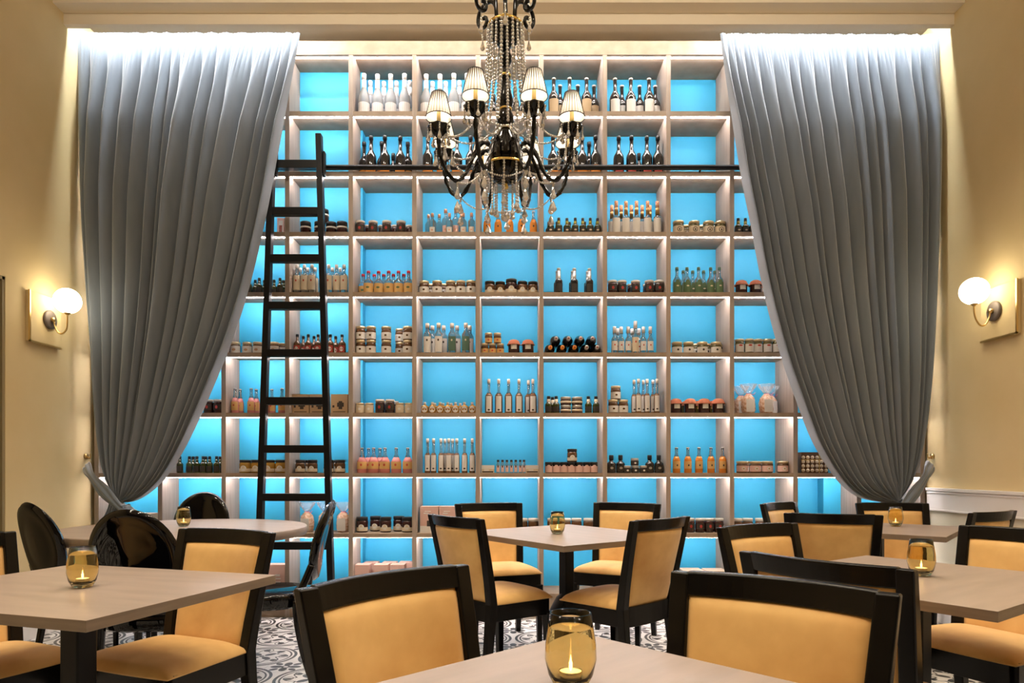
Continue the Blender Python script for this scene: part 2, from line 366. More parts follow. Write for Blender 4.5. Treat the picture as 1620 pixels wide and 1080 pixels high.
# ------------------------------------------------------------------ shelving
SY, PITCH, X0, ZP, Z0 = 5.03, 0.4683, -3.071, 0.4443, 0.1736
DEEP, SHAL = 5.38, 5.28
UX = [X0 + PITCH * i for i in range(14)]
BZ = [Z0 + ZP * k for k in range(9)]
shelf = thing('shelving_unit', 'wall-high taupe wooden shelving with square lit compartments and bright blue back', 'shelves', (0, SY, 0))
def S(mb, name, mats, **k):
    mb.v = [(x, y - SY, z) for x, y, z in mb.v]; return mb.build(name, mats, shelf, **k)
STEPL, STEPR = -1.171, 2.405
for i, x in enumerate(UX):
    b = MB(); d = DEEP if STEPL < x < STEPR else SHAL
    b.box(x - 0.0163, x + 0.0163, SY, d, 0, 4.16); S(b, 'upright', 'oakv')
for k, z in enumerate(BZ):
    b = MB(); b.box(UX[0], UX[13], SY + 0.001, SY + 0.02, z - 0.032, z)
    b.box(UX[0], STEPL, SY + 0.02, SHAL, z - 0.019, z); b.box(STEPL, STEPR, SY + 0.02, DEEP, z - 0.019, z); b.box(STEPR, UX[13], SY + 0.02, SHAL, z - 0.019, z)
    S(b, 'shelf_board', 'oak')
b = MB(); b.box(UX[0] - 0.016, UX[13] + 0.016, SY - 0.002, SY + 0.03, 4.143, 4.244); b.box(UX[0], UX[13], SY, DEEP, 4.157, 4.2); S(b, 'header', 'oak')
b = MB(); b.box(UX[0] - 0.016, UX[13] + 0.016, SY + 0.005, SY + 0.03, 0, Z0 - 0.032); S(b, 'plinth', 'oak')
b = MB(); b.box(UX[0] - 0.016, STEPL, SHAL, SHAL + 0.01, 0, 4.2); b.box(STEPL, STEPL + 0.006, SHAL, DEEP, 0, 4.157); b.box(STEPL, STEPR, DEEP, DEEP + 0.01, 0, 4.2)
b.box(STEPR - 0.006, STEPR, SHAL, DEEP, 0, 4.157); b.box(STEPR, UX[13] + 0.016, SHAL, SHAL + 0.01, 0, 4.2); S(b, 'back_panel', 'blue')
b = MB(); b.box(UX[0] - 0.016, UX[13] + 0.016, SY + 0.03, YB - 0.01, 4.2, 4.21); S(b, 'top_board', 'oak')
for k, z in enumerate(BZ + [4.175]):
    b = MB(); zt = z - 0.019 if k < 9 else 4.157; zb = z - 0.0345 if k < 9 else 4.143 - 0.002
    if k == 0: continue
    for i in range(13): b.box(UX[i] + 0.0165, UX[i + 1] - 0.0165, SY + 0.021 + (0.010 if k == 9 else 0), SY + 0.035 + (0.010 if k == 9 else 0), zb, zt)
    S(b, 'led_strip', 'led')

# ------------------------------------------------------------------ ladder and its rail
lad = thing('library_ladder', 'tall black wooden library ladder with flat rungs leaning on the shelf rail', 'ladder', (-1.55, 4.80, 0))
def ladY(z): return 4.942 - (3.296 - z) * 0.036
def LP(x, z, dy=0): return (x + 1.55, ladY(z) + dy - 4.80, z)
def stile(xt, zt, xb, name='stile'):
    b = MB(); secs = []
    for t in (0.0, 1.0):
        z = zt * (1 - t) + 0.0 * t; x = xt * (1 - t) + xb * t
        secs.append((LP(x, z), (0.021, 0, 0), (0, 0.029, 0)))
    b.sweep_box(secs); b.build(name, 'black', lad, bevel=0.004)
def sx(side, z):
    t = (3.296 - z) / (3.296 - 0.55)
    return (-1.747 + t * (-1.800 + 1.747)) if side < 0 else (-1.400 + t * (-1.300 + 1.400))
stile(sx(-1, 3.32), 3.32, sx(-1, 0)); stile(sx(1, 3.515), 3.515, sx(1, 0))
for k in range(10):
    z = 3.29 - 0.3425 * k
    if z < 0.15: break
    b = MB(); b.sweep_box([(LP(sx(-1, z) + 0.015, z), (0, 0.028, 0), (0, 0, 0.027 if k else 0.03)), (LP(sx(1, z) - 0.015, z), (0, 0.028, 0), (0, 0, 0.027 if k else 0.03))])
    b.build('rung', 'black', lad, bevel=0.003)
for s_ in (-1, 1):
    x = sx(s_, 3.30) + (0.028 if s_ > 0 else 0.025)
    b = MB(); b.box(x + 1.55 - 0.008, x + 1.55 + 0.01, 0.13, 0.178, 3.212, 3.392); b.build('roller', 'black', lad, bevel=0.008)
rail = thing('ladder_rail', 'horizontal black metal rail running across the shelving behind the curtains', 'rail', (0, 5.0, 3.30))
b = MB(); b.tube([(-2.95, 0, 0), (2.95, 0, 0)], 0.0185, 12); b.build('tube', 'black', rail)
for i in (0, 3, 6, 9, 12):
    b = MB(); b.tube([(UX[i] + 0.23, 0.0, -0.01), (UX[i] + 0.23, 0.045, -0.02)], 0.008, 8); b.build('bracket', 'black', rail)

# ------------------------------------------------------------------ curtains
def resample(pts, n):
    P = [Vector((p[0], p[1])) for p in pts]; d = [0]
    for a, c in zip(P, P[1:]): d.append(d[-1] + (c - a).length)
    out = []
    for i in range(n):
        t = d[-1] * i / (n - 1); k = 0
        while k < len(d) - 2 and d[k + 1] < t: k += 1
        out.append(P[k].lerp(P[k + 1], (t - d[k]) / max(d[k + 1] - d[k], 1e-9)))
    return out
def curtain(name, label, Lp, Rp, N, seed, tie_dir, hook, tail, loc):
    rnd = random.Random(seed); root = thing('curtain', label, 'curtain', loc, group=None)
    Yb = 4.888; NV, NU = 150, 40 * N
    sm = lambda pts: [(q[0], q[1]) for q in smooth_path([(p[0], p[1], 0) for p in pts], 6)]
    A = resample([(PX(x, Yb - 0.03), PZ(y, Yb - 0.03)) for x, y in sm(Lp)], NV); B = resample([(PX(x, Yb - 0.03), PZ(y, Yb - 0.03)) for x, y in sm(Rp)], NV)
    ws = [rnd.uniform(0.6, 1.5) for _ in range(N)]
    for q in range(3): ws[(N - 1 - q) if tie_dir < 0 else q] = 0.42 + 0.12 * q
    tot = sum(ws); bd = [0]
    for q in ws: bd.append(bd[-1] + q / tot)
    amps = [rnd.uniform(0.65, 1.25) for _ in range(N)]; sk = [rnd.uniform(-1, 1) for _ in range(N)]; top = [rnd.uniform(0.8, 1.2) for _ in range(N)]
    nH = N * 4
    vs = []; fs = []
    for j in range(NV):
        v = j / (NV - 1)
        amp = 0.085 * min(1.0, 0.10 + max(0, v - 0.02) * 5.5) * (1.0 - 0.62 * max(0, (v - 0.72) / 0.28) ** 1.5)
        hd = max(0.0, 1 - v / 0.10)
        for i in range(NU + 1):
            u = i / NU; k = min(N - 1, next((q for q in range(N) if bd[q + 1] >= u), N - 1))
            t = (u - bd[k]) / (bd[k + 1] - bd[k])
            h = math.sin(PI * t) ** 0.9 if 0 < t < 1 else 0.0
            h2 = 0.06 * math.sin(2 * PI * t + sk[k] * 3 + v * 3) * math.sin(PI * t)
            dep = amp * amps[k] * (h + h2 * (1 - hd)) + 0.007 * hd * abs(math.sin(PI * u * nH)) + 0.004 * max(0, 1 - v * 3) * math.sin(u * nH * 0.5 * PI + 1)
            # ridges lean a little to one side, as the cloth is pulled
            lean = tie_dir * 0.55 * math.sin(PI * t) * (bd[k + 1] - bd[k]) * min(1, v * 3) * (0.15 if k in (0, N - 1) else 1)
            p = A[j].lerp(B[j], min(1, max(0, u + lean)))
            zz = p.y - 0.01 * math.sin(u * 23 + seed) * max(0, v - 0.5) * math.sin(PI * u)
            vs.append((p.x - loc[0], Yb - dep - loc[1], zz))
    W = NU + 1
    for j in range(NV - 1):
        for i in range(NU): fs.append((j * W + i, j * W + i + 1, (j + 1) * W + i + 1, (j + 1) * W + i))
    mb = MB(); mb.add(vs, fs); mb.build('drape', 'curtain', root)
    # tail below the tieback
    gx = PX(Lp[-1][0], Yb); gz = PZ(Lp[-1][1], Yb)
    vs = []; fs = []; NT = 120; nf = 7
    (tl, tr) = tail
    g0, g1 = PX(min(Lp[-1][0], Rp[-1][0]) - 8, Yb), PX(max(Lp[-1][0], Rp[-1][0]) + 4, Yb)
    for j in range(40):
        v = j / 39; e = min(1, v * 2.2); e = e * e * (3 - 2 * e)
        xa = g0 + (PX(tl, Yb) - g0) * e; xb = g1 + (PX(tr, Yb) - g1) * e
        for i in range(NT + 1):
            u = i / NT; t = (u * nf) % 1
            vs.append((xa + (xb - xa) * u - loc[0], Yb - (0.016 + 0.018 * e) * abs(math.sin(PI * t)) ** 0.6 - loc[1], (gz + 0.03) * (1 - v) + 0.012 * v))
    for j in range(39):
        for i in range(NT): fs.append((j * (NT + 1) + i, j * (NT + 1) + i + 1, (j + 1) * (NT + 1) + i + 1, (j + 1) * (NT + 1) + i))
    mb = MB(); mb.add(vs, fs); mb.build('tail', 'curtain', root)
    # tieback band looping round the cloth to the wall hook
    hx, hy, hz = hook; bx, bz = PX((Lp[-1][0] + Rp[-1][0]) / 2, 4.8), PZ(Lp[-1][1] + 12, 4.8)
    path = smooth_path([(hx, hy, hz), (hx * 0.6 + bx * 0.4, 4.83, hz * 0.62 + bz * 0.38), (bx, 4.795, bz - 0.01), (bx - tie_dir * 0.045, 4.82, bz - 0.03), (bx - tie_dir * 0.06, 4.87, bz - 0.02)], 8)
    vs = []; fs = []; nb = 10
    for i, q in enumerate(path):
        wd = 0.035 + 0.008 * math.sin(i * 0.7)
        d = (path[min(i + 1, len(path) - 1)] - path[max(i - 1, 0)]).normalized(); nrm = Vector((-d.z, 0, d.x)); nrm.normalize()
        for k in range(nb + 1):
            s_ = k / nb * 2 - 1
            vs.append(q + nrm * s_ * wd + Vector((-loc[0], -0.012 * (1 - s_ * s_) - 0.006 * math.sin(s_ * 7 + i * .2) - loc[1], 0)))
    for i in range(len(path) - 1):
        for k in range(nb): fs.append((i * (nb + 1) + k, (i + 1) * (nb + 1) + k, (i + 1) * (nb + 1) + k + 1, i * (nb + 1) + k + 1))
    mb = MB(); mb.add(vs, fs); o = mb.build('tieback', 'curtain', root)
    sd = o.modifiers.new('s', 'SOLIDIFY'); sd.thickness = 0.004; sd.offset = 0
    return root
curtain('curtain', 'grey velvet curtain swept to the left wall, hanging behind the ghost chairs',
        [(117, 49), (122, 200), (126, 330), (134, 450), (143, 560), (148, 640), (153, 700), (160, 740), (170, 766), (184, 786)],
        [(473, 49), (460, 120), (447, 190), (434, 260), (423, 320), (412, 370), (398, 430), (384, 480), (364, 540), (343, 592), (318, 650), (290, 708), (262, 752), (236, 778), (212, 792), (192, 795)],
        15, 3, -1, (-3.085, 4.93, PZ(736, 4.93)), (146, 196), (-2.6, 4.875, 0))
curtain('curtain', 'grey velvet curtain swept to the right wall beside the white chair rail',
        [(1141, 50), (1150, 120), (1162, 200), (1175, 280), (1189, 350), (1204, 430), (1220, 500), (1240, 570), (1261, 630), (1284, 690), (1306, 730), (1332, 765), (1358, 785), (1392, 794), (1418, 796)],
        [(1491, 52), (1492, 200), (1489, 320), (1485, 420), (1480, 520), (1474, 600), (1468, 660), (1460, 710), (1450, 745), (1438, 770), (1426, 788)],
        17, 11, 1, (3.015, 4.93, PZ(733, 4.93)), (1408, 1458), (2.4, 4.875, 0))
for sgn, xw, lab in ((1, XL, 'small brass tieback hook on the left wall holding the left curtain'), (-1, XR, 'small brass tieback hook on the right wall holding the right curtain')):
    h = thing('tieback_hook', lab, 'hook', (xw, 4.96, 1.185))
    b = MB(); b.tube([(0.0, 0, 0), (0.012 * sgn, 0, 0)], 0.02, 14); b.build('plate', 'brass', h)
    b = MB(); b.tube(smooth_path([(0.01 * sgn, 0, 0), (0.03 * sgn, -0.01, -0.012), (0.05 * sgn, -0.02, -0.01), (0.055 * sgn, -0.02, 0.02)], 5), 0.005, 8); b.build('arm', 'brass', h)

# ------------------------------------------------------------------ wall sconces and panels
for sgn, xw, ys, xg, y0, y1, side in ((1, XL, 4.54, 0.145, 4.354, 4.66, 'left'), (-1, XR, 4.288, 0.155, 4.10, 4.42, 'right')):
    pn = thing('wall_panel', f'square beige panel with bevelled edge standing off the {side} wall behind the globe lamp', 'panel', (xw, (y0 + y1) / 2, 1.912))
    hw = (y1 - y0) / 2
    b = MB(); x_ = [0.001 * sgn, 0.024 * sgn]; b.box(min(x_), max(x_), -hw, hw, 0, 0.325); b.build('board', 'wall', pn, bevel=0.002)
    b = MB(); x_ = [0.020 * sgn, 0.030 * sgn]; b.box(min(x_), max(x_), -hw - 0.004, -hw + 0.006, -0.004, 0.328); b.box(min(x_), max(x_), -hw - 0.004, hw, -0.006, 0.006); b.build('edging', 'brass', pn)
    sc = thing('wall_sconce', f'white glowing globe lamp on a curved brass arm on the {side} wall', 'wall lamp', (xw, ys, 2.085))
    b = MB(); b.tube([(0.024 * sgn, 0, 0), (0.036 * sgn, 0, 0), (0.042 * sgn, 0, 0)], [0.062, 0.062, 0.05], 28); b.build('wall_plate', 'bronze', sc)
    b = MB(); b.tube([(0.04 * sgn, 0, 0), (0.062 * sgn, 0, 0)], 0.016, 14); b.build('socket', 'brass', sc)
    b = MB(); b.tube(smooth_path([(0.055 * sgn, 0, 0), (0.06 * sgn, 0, -0.04), (0.085 * sgn, 0, -0.085), (0.115 * sgn, 0, -0.09), (0.14 * sgn, 0, -0.06), (xg * sgn, 0, -0.01), (xg * sgn, 0, 0.045)], 8), 0.0055, 10)
    b.lathe([(0.006, 0.03), (0.022, 0.045), (0.028, 0.052), (0.0001, 0.052)], 16, (xg * sgn, 0, 0)); b.build('arm', 'brass', sc)
    b = MB(); b.ball((xg * sgn, 0, 0.125), 0.083, 32, 18); b.build('globe', 'globe', sc)

# ------------------------------------------------------------------ tables
def square_table(cx, cy, ang, a, b_, label, style='post'):
    t = thing('dining_table', label, 'table', (cx, cy, 0), ang)
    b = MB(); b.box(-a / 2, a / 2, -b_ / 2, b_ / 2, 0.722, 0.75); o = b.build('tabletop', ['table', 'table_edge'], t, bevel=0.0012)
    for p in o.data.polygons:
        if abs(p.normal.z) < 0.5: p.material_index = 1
    if style == 'bulb':
        b = MB(); b.box(-0.029, 0.029, -0.029, 0.029, 0.38, 0.722); b.build('column', 'black', t, bevel=0.004)
        b = MB(); b.lathe([(0.0001, 0.02), (0.22, 0.02), (0.22, 0.03), (0.10, 0.05), (0.085, 0.12), (0.10, 0.24), (0.092, 0.34), (0.055, 0.41), (0.03, 0.43), (0.0001, 0.43)], 28, (0, 0, 0)); b.build('base', 'black', t)
        b = MB(); b.lathe([(0.22, 0), (0.22, 0.022)], 28); b.build('foot_ring', 'black', t)
    else:
        b = MB(); b.box(-0.034, 0.034, -0.034, 0.034, 0.03, 0.722); b.build('column', 'black', t, bevel=0.006)
        b = MB(); b.box(-0.22, 0.22, -0.22, 0.22, 0, 0.02); b.sweep_box([((0, 0, 0.02), (0.20, 0, 0), (0, 0.20, 0)), ((0, 0, 0.045), (0.045, 0, 0), (0, 0.045, 0))]); b.build('base', 'black', t, bevel=0.003)
    b = MB(); b.box(-0.16, 0.16, -0.16, 0.16, 0.712, 0.7215); b.build('top_bracket', 'black', t)
    return t
def V2(*p): return Vector(p)
def rect_table(Fc, Bc, ang, a, b_, label, style='post'):
    return square_table((Fc[0] + Bc[0]) / 2, (Fc[1] + Bc[1]) / 2, ang, a, b_, label, style)
# middle table: long side runs along (-.587,.809)
square_table(0.285, 3.655, math.atan2(0.809, -0.587), 0.90, 0.80, 'square beige-topped table in the middle, right in front of the shelves', 'bulb')
square_table(-1.289, 2.025, math.atan2(0.248, -0.82), 0.857, 0.70, 'square beige-topped table at the left edge with a candle glass')
square_table(1.30, 2.203, math.atan2(0.484, 0.665), 0.822, 0.731, 'square beige-topped table at the right, in front of the smaller far table')
square_table(0.123, 0.892, math.radians(43.7), 0.80, 0.80, 'nearest square table, only its back corner showing at the bottom')
square_table(2.141, 4.02, math.atan2(0.64, -0.77), 0.80, 0.80, 'small beige table in the far right corner below the right curtain')
rt = thing('round_dining_table', 'large round beige-topped table among the black ghost chairs below left curtain', 'table', (-1.93, 4.02, 0))
b = MB(); R_ = 0.685; b.lathe([(0.0001, 0.700), (R_ - 0.004, 0.700), (R_, 0.704), (R_, 0.746), (R_ - 0.004, 0.75), (0.0001, 0.75)], 96, smooth=False); o = b.build('tabletop', ['table', 'table_edge'], rt)
for p in o.data.polygons:
    if abs(p.normal.z) < 0.5: p.material_index = 1; p.use_smooth = True
b = MB(); b.lathe([(0.05, 0.03), (0.05, 0.695)], 24); b.build('column', 'black', rt)
b = MB(); b.lathe([(0.0001, 0), (0.28, 0), (0.28, 0.015), (0.06, 0.045), (0.0001, 0.045)], 32); b.build('base', 'black', rt)

# ------------------------------------------------------------------ upholstered chairs
def chair_meshes():
    ms = {}
    wz = lambda z: 0.186 + 0.026 * (z - 0.42) / 0.44            # stile centre line, half width
    yz = lambda z: -0.205 - 0.085 * max(0, (z - 0.45) / 0.413) ** 1.15 if z > 0.45 else -0.205 - 0.055 * ((0.45 - z) / 0.45) ** 1.3
    def rear(s):
        b = MB(); secs = []
        for z in (0.0, 0.12, 0.25, 0.36, 0.45, 0.55, 0.65, 0.75, 0.863):
            th = 0.016 + 0.006 * min(1, z / 0.4); dy = 0.016 + 0.006 * min(1, z / 0.4)
            if z > 0.45: dy = 0.022 - 0.008 * (z - 0.45) / 0.41
            secs.append(((s * (wz(z) if z > 0.42 else 0.186 + 0.010 * (0.42 - z) / 0.42), yz(z), z), (th, 0, 0), (0, dy, 0)))
        b.sweep_box(secs); return b
    def front(s):
        b = MB(); b.sweep_box([((s * 0.205, 0.145, 0.0), (0.014, 0, 0), (0, 0.014, 0)), ((s * 0.203, 0.137, 0.38), (0.022, 0, 0), (0, 0.022, 0))]); return b
    bow = lambda z: 0.038 * max(0, min(1, (z - 0.42) / 0.2))
    def rail_(z0, z1, dy, n=16, inset=0.0):
        b = MB(); rows = []
        vs = []; fs = []
        for i in range(n + 1):
            u = i / n * 2 - 1
            for (z, yy) in ((z0, -dy), (z0, dy), (z1, dy), (z1, -dy)):
                zz = z
                vs.append((u * (wz(z) - 0.014), yz(z) - bow(0.8 if z > .5 else z) * (1 - u * u) + yy, zz))
        for i in range(n):
            for k in range(4): fs.append((i * 4 + k, i * 4 + (k + 1) % 4, i * 4 + 4 + (k + 1) % 4, i * 4 + 4 + k))
        fs += [(3, 2, 1, 0), tuple(n * 4 + k for k in range(4))]
        b.add(vs, fs, 0, False); return b
    ms['rail'] = rail_(0.812, 0.866, 0.013).mesh('chair_top_rail', ['frame'])
    # upholstered back: cushion bulging on both faces
    b = MB(); nu, nv = 24, 26; vs = []; fs = []
    for side in (0, 1):
        for j in range(nv + 1):
            v = j / nv; z = 0.445 + (0.817 - 0.445) * v
            for i in range(nu + 1):
                u = i / nu * 2 - 1; wi = wz(z) - 0.018
                e = (1 - abs(u) ** 7) * (1 - abs(2 * v - 1) ** 9); e = max(0, e) ** 0.5
                x = u * wi; yb = yz(z) - bow(z) * (1 - u * u)
                vs.append((x, yb + ((0.024 if side == 0 else -0.017) * e), z))
    W = nu + 1; off = W * (nv + 1)
    for j in range(nv):
        for i in range(nu):
            a = j * W + i; fs.append((a, a + W, a + W + 1, a + 1)); fs.append((off + a, off + a + 1, off + a + W + 1, off + a + W))
    b.add(vs, fs); ms['back'] = b.mesh('chair_back', ['velvet'])
    # apron
    b = MB()
    def board(p, q, th, z0, z1):
        d = (Vector(q) - Vector(p)).normalized(); n = Vector((-d.y, d.x)) * th
        b.sweep_box([((p[0], p[1], (z0 + z1) / 2), (n.x, n.y, 0), (0, 0, (z1 - z0) / 2)), ((q[0], q[1], (z0 + z1) / 2), (n.x, n.y, 0), (0, 0, (z1 - z0) / 2))])
    for s in (-1, 1): board((s * 0.188, -0.20), (s * 0.207, 0.135), 0.012, 0.365, 0.455)
    board((-0.2, 0.140), (0.2, 0.140), 0.012, 0.365, 0.455)
    # curved rear rail
    n = 12; prev = None
    pts = [(u / n * 2 - 1) for u in range(n + 1)]
    b.sweep_box([((u * 0.186, -0.205 - 0.02 * (1 - u * u), 0.41), (0, 0.012, 0), (0, 0, 0.048)) for u in pts])
    b.v = b.v; ms['apron'] = b.mesh('chair_apron', ['frame'])
    # seat cushion
    b = MB(); nu, nv = 26, 26; vs = []; fs = []
    for side in (0, 1):
        for j in range(nv + 1):
            v = j / nv; y = -0.195 + 0.350 * v
            for i in range(nu + 1):
                u = i / nu * 2 - 1; wi = 0.203 + 0.018 * v
                e = max(0, (1 - abs(u) ** 4) * (1 - abs(2 * v - 1) ** 5)) ** 0.5
                yy = y + 0.012 * (1 - u * u) * v
                vs.append((u * wi, yy, 0.452 + (0.044 * e if side == 0 else -0.006)))
    for j in range(nv):
        for i in range(nu):
            a = j * W + i if False else j * (nu + 1) + i; W2 = nu + 1; off = W2 * (nv + 1)
            fs.append((a, a + 1, a + W2 + 1, a + W2)); fs.append((off + a, off + a + W2, off + a + W2 + 1, off + a + 1))
    rim = [i for i in range(nu + 1)] + [j * W2 + nu for j in range(1, nv + 1)] + [nv * W2 + i for i in range(nu - 1, -1, -1)] + [j * W2 for j in range(nv - 1, 0, -1)]
    for k in range(len(rim)):
        a, c = rim[k], rim[(k + 1) % len(rim)]; fs.append((c, a, a + off, c + off))
    b.add(vs, fs); ms['seat'] = b.mesh('chair_seat', ['velvet'])
    for s in (-1, 1):
        ms['rear%d' % s] = rear(s).mesh('chair_rear_leg', ['frame']); ms['front%d' % s] = front(s).mesh('chair_front_leg', ['frame'])
    return ms
CM = chair_meshes()
def chair(mx, my, fx, fy, label, sc=1.0):
    l = math.hypot(fx, fy); fx /= l; fy /= l; th = math.atan2(-fx, fy)
    t = thing('dining_chair', label, 'chair', (mx + fx * 0.29, my + fy * 0.29, 0), th)
    link('seat', CM['seat'], t); link('backrest', CM['back'], t); link('seat_frame', CM['apron'], t, bevel=0.003); link('top_rail', CM['rail'], t, bevel=0.006)
    for s in (-1, 1): link('leg', CM['rear%d' % s], t, bevel=0.005); link('leg', CM['front%d' % s], t, bevel=0.004)
    return t
chair(-0.164, 4.575, 0.30, -0.95, 'ochre velvet chair facing out, behind the middle table on its left side')
chair(0.765, 4.60, -0.45, -0.89, 'ochre velvet chair facing out, behind the middle table on its right side')
chair(-0.287, 3.338, 0.78, 0.62, 'ochre velvet chair, back turned, at the front left of the middle table')
chair(0.696, 3.208, -0.69, 0.72, 'ochre velvet chair, back turned, at the front right of the middle table')
chair(-0.271, 1.51, 0.756, -0.654, 'large near chair with ochre back, at bottom centre left by nearest table')
chair(0.55, 1.432, -0.64, -0.77, 'large nearest chair with ochre back, at bottom right by nearest table')
chair(0.794, 1.77, 0.797, 0.605, 'ochre chair seen from behind, tucked in just behind the nearest right chair')
chair(1.016, 2.83, 0.5, -0.865, 'ochre chair facing out at the back left of the right-hand table')
chair(1.645, 3.52, 0.386, 0.92, 'ochre chair, back turned, between right-hand table and far corner table')
chair(1.80, 4.63, 0.66, -0.75, 'partly hidden far ochre chair against shelves, left of the right curtain')
chair(2.55, 4.60, -0.10, -0.99, 'far ochre chair facing out directly below the tied right curtain')
chair(2.61, 3.71, -0.5, 0.87, 'small dark-framed chair by the right wall under the white chair rail')
chair(1.96, 2.63, -0.90, -0.42, 'ochre chair at right edge facing left, behind the right-hand table')
chair(1.90, 1.72, -0.6, 0.8, 'chair cut by bottom right corner, only its ochre seat showing')
chair(-1.09, 2.59, -0.39, -0.92, 'ochre chair facing out at the right of the left-hand table')
chair(-1.98, 2.36, 0.9, -0.44, 'ochre chair cut by the left edge of the picture')

# ------------------------------------------------------------------ black ghost chairs
def ghost_meshes():
    ms = {}
    # oval medallion back, slightly dished
    b = MB(); nr, na = 10, 48; vs = []; fs = []; zc, hz, hx = 0.715, 0.215, 0.188
    def pt(r, a, side):
        x = hx * r * math.cos(a); z = zc + hz * r * math.sin(a) * (1.0 if math.sin(a) > 0 else 1.0)
        y = -0.235 - 0.10 * (z - 0.50) / 0.43 - 0.03 * (1 - (x / hx) ** 2) + (0.012 if side == 0 else -0.012) * (1 if r < 0.9 else max(0.0, 1 - ((r - 0.9) / 0.1) ** 2) ** 0.5) + (0.008 if 0.78 < r < 0.95 else 0)*(1 if side == 0 else -1)
        return (x, y, z)
    rs = [0.0001, 0.25, 0.5, 0.7, 0.8, 0.86, 0.92, 0.96, 0.985, 1.0]
    for side in (0, 1):
        base = len(vs)
        for r in rs:
            for k in range(na): vs.append(pt(r, 2 * PI * k / na, side))
        for i in range(len(rs) - 1):
            for k in range(na):
                q = (base + i * na + k, base + i * na + (k + 1) % na, base + (i + 1) * na + (k + 1) % na, base + (i + 1) * na + k)
                fs.append(q if side else q[::-1])
    b.add(vs, fs)
    for s in (-1, 1):
        b.tube(smooth_path([(s * 0.150, -0.268, 0.60), (s * 0.165, -0.245, 0.54), (s * 0.178, -0.222, 0.485), (s * 0.180, -0.215, 0.45)], 5), [0.019] * 16, 10)
    ms['back'] = b.mesh('ghost_back', ['ghost'])
    b = MB(); vs = []; fs = []; na = 48
    def rim(k, sc):
        a = 2 * PI * k / na; c, s = math.cos(a), math.sin(a); e = 0.55
        return (abs(c) ** e * (1 if c > 0 else -1) * (0.215 + 0.02 * s) * sc, abs(s) ** e * (1 if s > 0 else -1) * 0.215 * sc)
    lv = [(0.0001, 0.452), (0.80, 0.452), (0.93, 0.462), (0.985, 0.458), (1.0, 0.440), (0.995, 0.395), (0.96, 0.385), (0.90, 0.43), (0.0001, 0.43)]
    for (sc, z) in lv:
        for k in range(na): x, y = rim(k, sc); vs.append((x, y, z))
    for i in range(len(lv) - 1):
        for k in range(na): fs.append((i * na + k, (i + 1) * na + k, (i + 1) * na + (k + 1) % na, i * na + (k + 1) % na))
    b.add(vs, fs); ms['seat'] = b.mesh('ghost_seat', ['ghost'])
    for s in (-1, 1):
        b = MB(); b.tube(smooth_path([(s * 0.18, -0.195, 0.43), (s * 0.182, -0.205, 0.30), (s * 0.178, -0.235, 0.14), (s * 0.17, -0.275, 0.0)], 5), [0.021 - 0.006 * i / 15 for i in range(16)], 10); ms['rear%d' % s] = b.mesh('ghost_rear_leg', ['ghost'])
        b = MB(); b.lathe([(0.011, 0), (0.013, 0.02), (0.02, 0.33), (0.024, 0.35), (0.017, 0.36), (0.024, 0.375), (0.024, 0.43)], 14, (s * 0.185, 0.18, 0)); ms['front%d' % s] = b.mesh('ghost_front_leg', ['ghost'])
    return ms
GM = ghost_meshes()
def ghost(mx, my, fx, fy, label):
    l = math.hypot(fx, fy); fx /= l; fy /= l
    t = thing('ghost_chair', label, 'chair', (mx + fx * 0.32, my + fy * 0.32, 0), math.atan2(-fx, fy))
    link('seat', GM['seat'], t); link('backrest', GM['back'], t)
    for s in (-1, 1): link('leg', GM['rear%d' % s], t); link('leg', GM['front%d' % s], t)
    return t
ghost(-2.40, 3.44, 0.50, 0.86, 'glossy black oval-back chair nearest the left wall, reflecting blue streaks')
ghost(-1.60, 2.86, -0.10, 1.0, 'glossy black oval-back chair seen from behind, in front of round table')
ghost(-2.20, 4.84, 0.15, -1.0, 'glossy black oval-back chair between the round table and the shelves')
ghost(-1.01, 3.66, -0.96, -0.17, 'glossy black chair seen edge-on at the right of the round table, by ladder')

# ------------------------------------------------------------------ candle glasses
def glass_mesh():
    b = MB(); out = [(0.0001, 0.0), (0.022, 0.0), (0.027, 0.003), (0.036, 0.020), (0.0415, 0.045), (0.0405, 0.070), (0.0365, 0.095), (0.033, 0.118)]
    inn = [(0.0316, 0.118), (0.0350, 0.095), (0.0390, 0.070), (0.0400, 0.045), (0.0345, 0.022), (0.025, 0.011), (0.0001, 0.010)]
    b.lathe(out + inn, 40); return b.mesh('amber_tumbler', ['amber'])
GL = glass_mesh()
b = MB(); b.lathe([(0.0001, 0.0), (0.018, 0), (0.019, 0.014), (0.0185, 0.014), (0.0175, 0.003), (0.0001, 0.003)], 24); TIN = b.mesh('tin_cup', ['tin'])
b = MB(); b.lathe([(0.0176, 0.003), (0.0176, 0.012), (0.0001, 0.0125)], 24); WAX = b.mesh('wax', ['wax'])
b = MB(); b.lathe([(0.0001, 0.012), (0.0024, 0.016), (0.0030, 0.021), (0.0018, 0.030), (0.0001, 0.040)], 12); FLM = b.mesh('flame', ['flame'])
def candle(x, y, lab, lab2, z=0.75, lit=True):
    o = tag(link('candle_glass', GL, None, (x, y, z + 0.0005)), lab, 'candle holder')
    t = thing('tealight', lab2, 'candle', (x, y, z + 0.0115))
    link('tin_cup', TIN, t); link('wax', WAX, t); link('flame', FLM, t)
    lamp('tealight_glow', 'POINT', (0, 0, 0.026), 0.25, (1.0, 0.62, 0.25), parent=t, shadow_soft_size=0.003)
candle(0.092, 1.094, 'amber stemless candle glass on the nearest table at the bottom', 'burning tealight inside the amber glass on the nearest table')
candle(-1.265, 2.005, 'amber stemless candle glass on the left-hand square table', 'burning tealight inside the amber glass on left-hand square table')
candle(1.325, 2.217, 'amber stemless candle glass on the right-hand table', 'burning tealight inside the amber glass on the right-hand table')
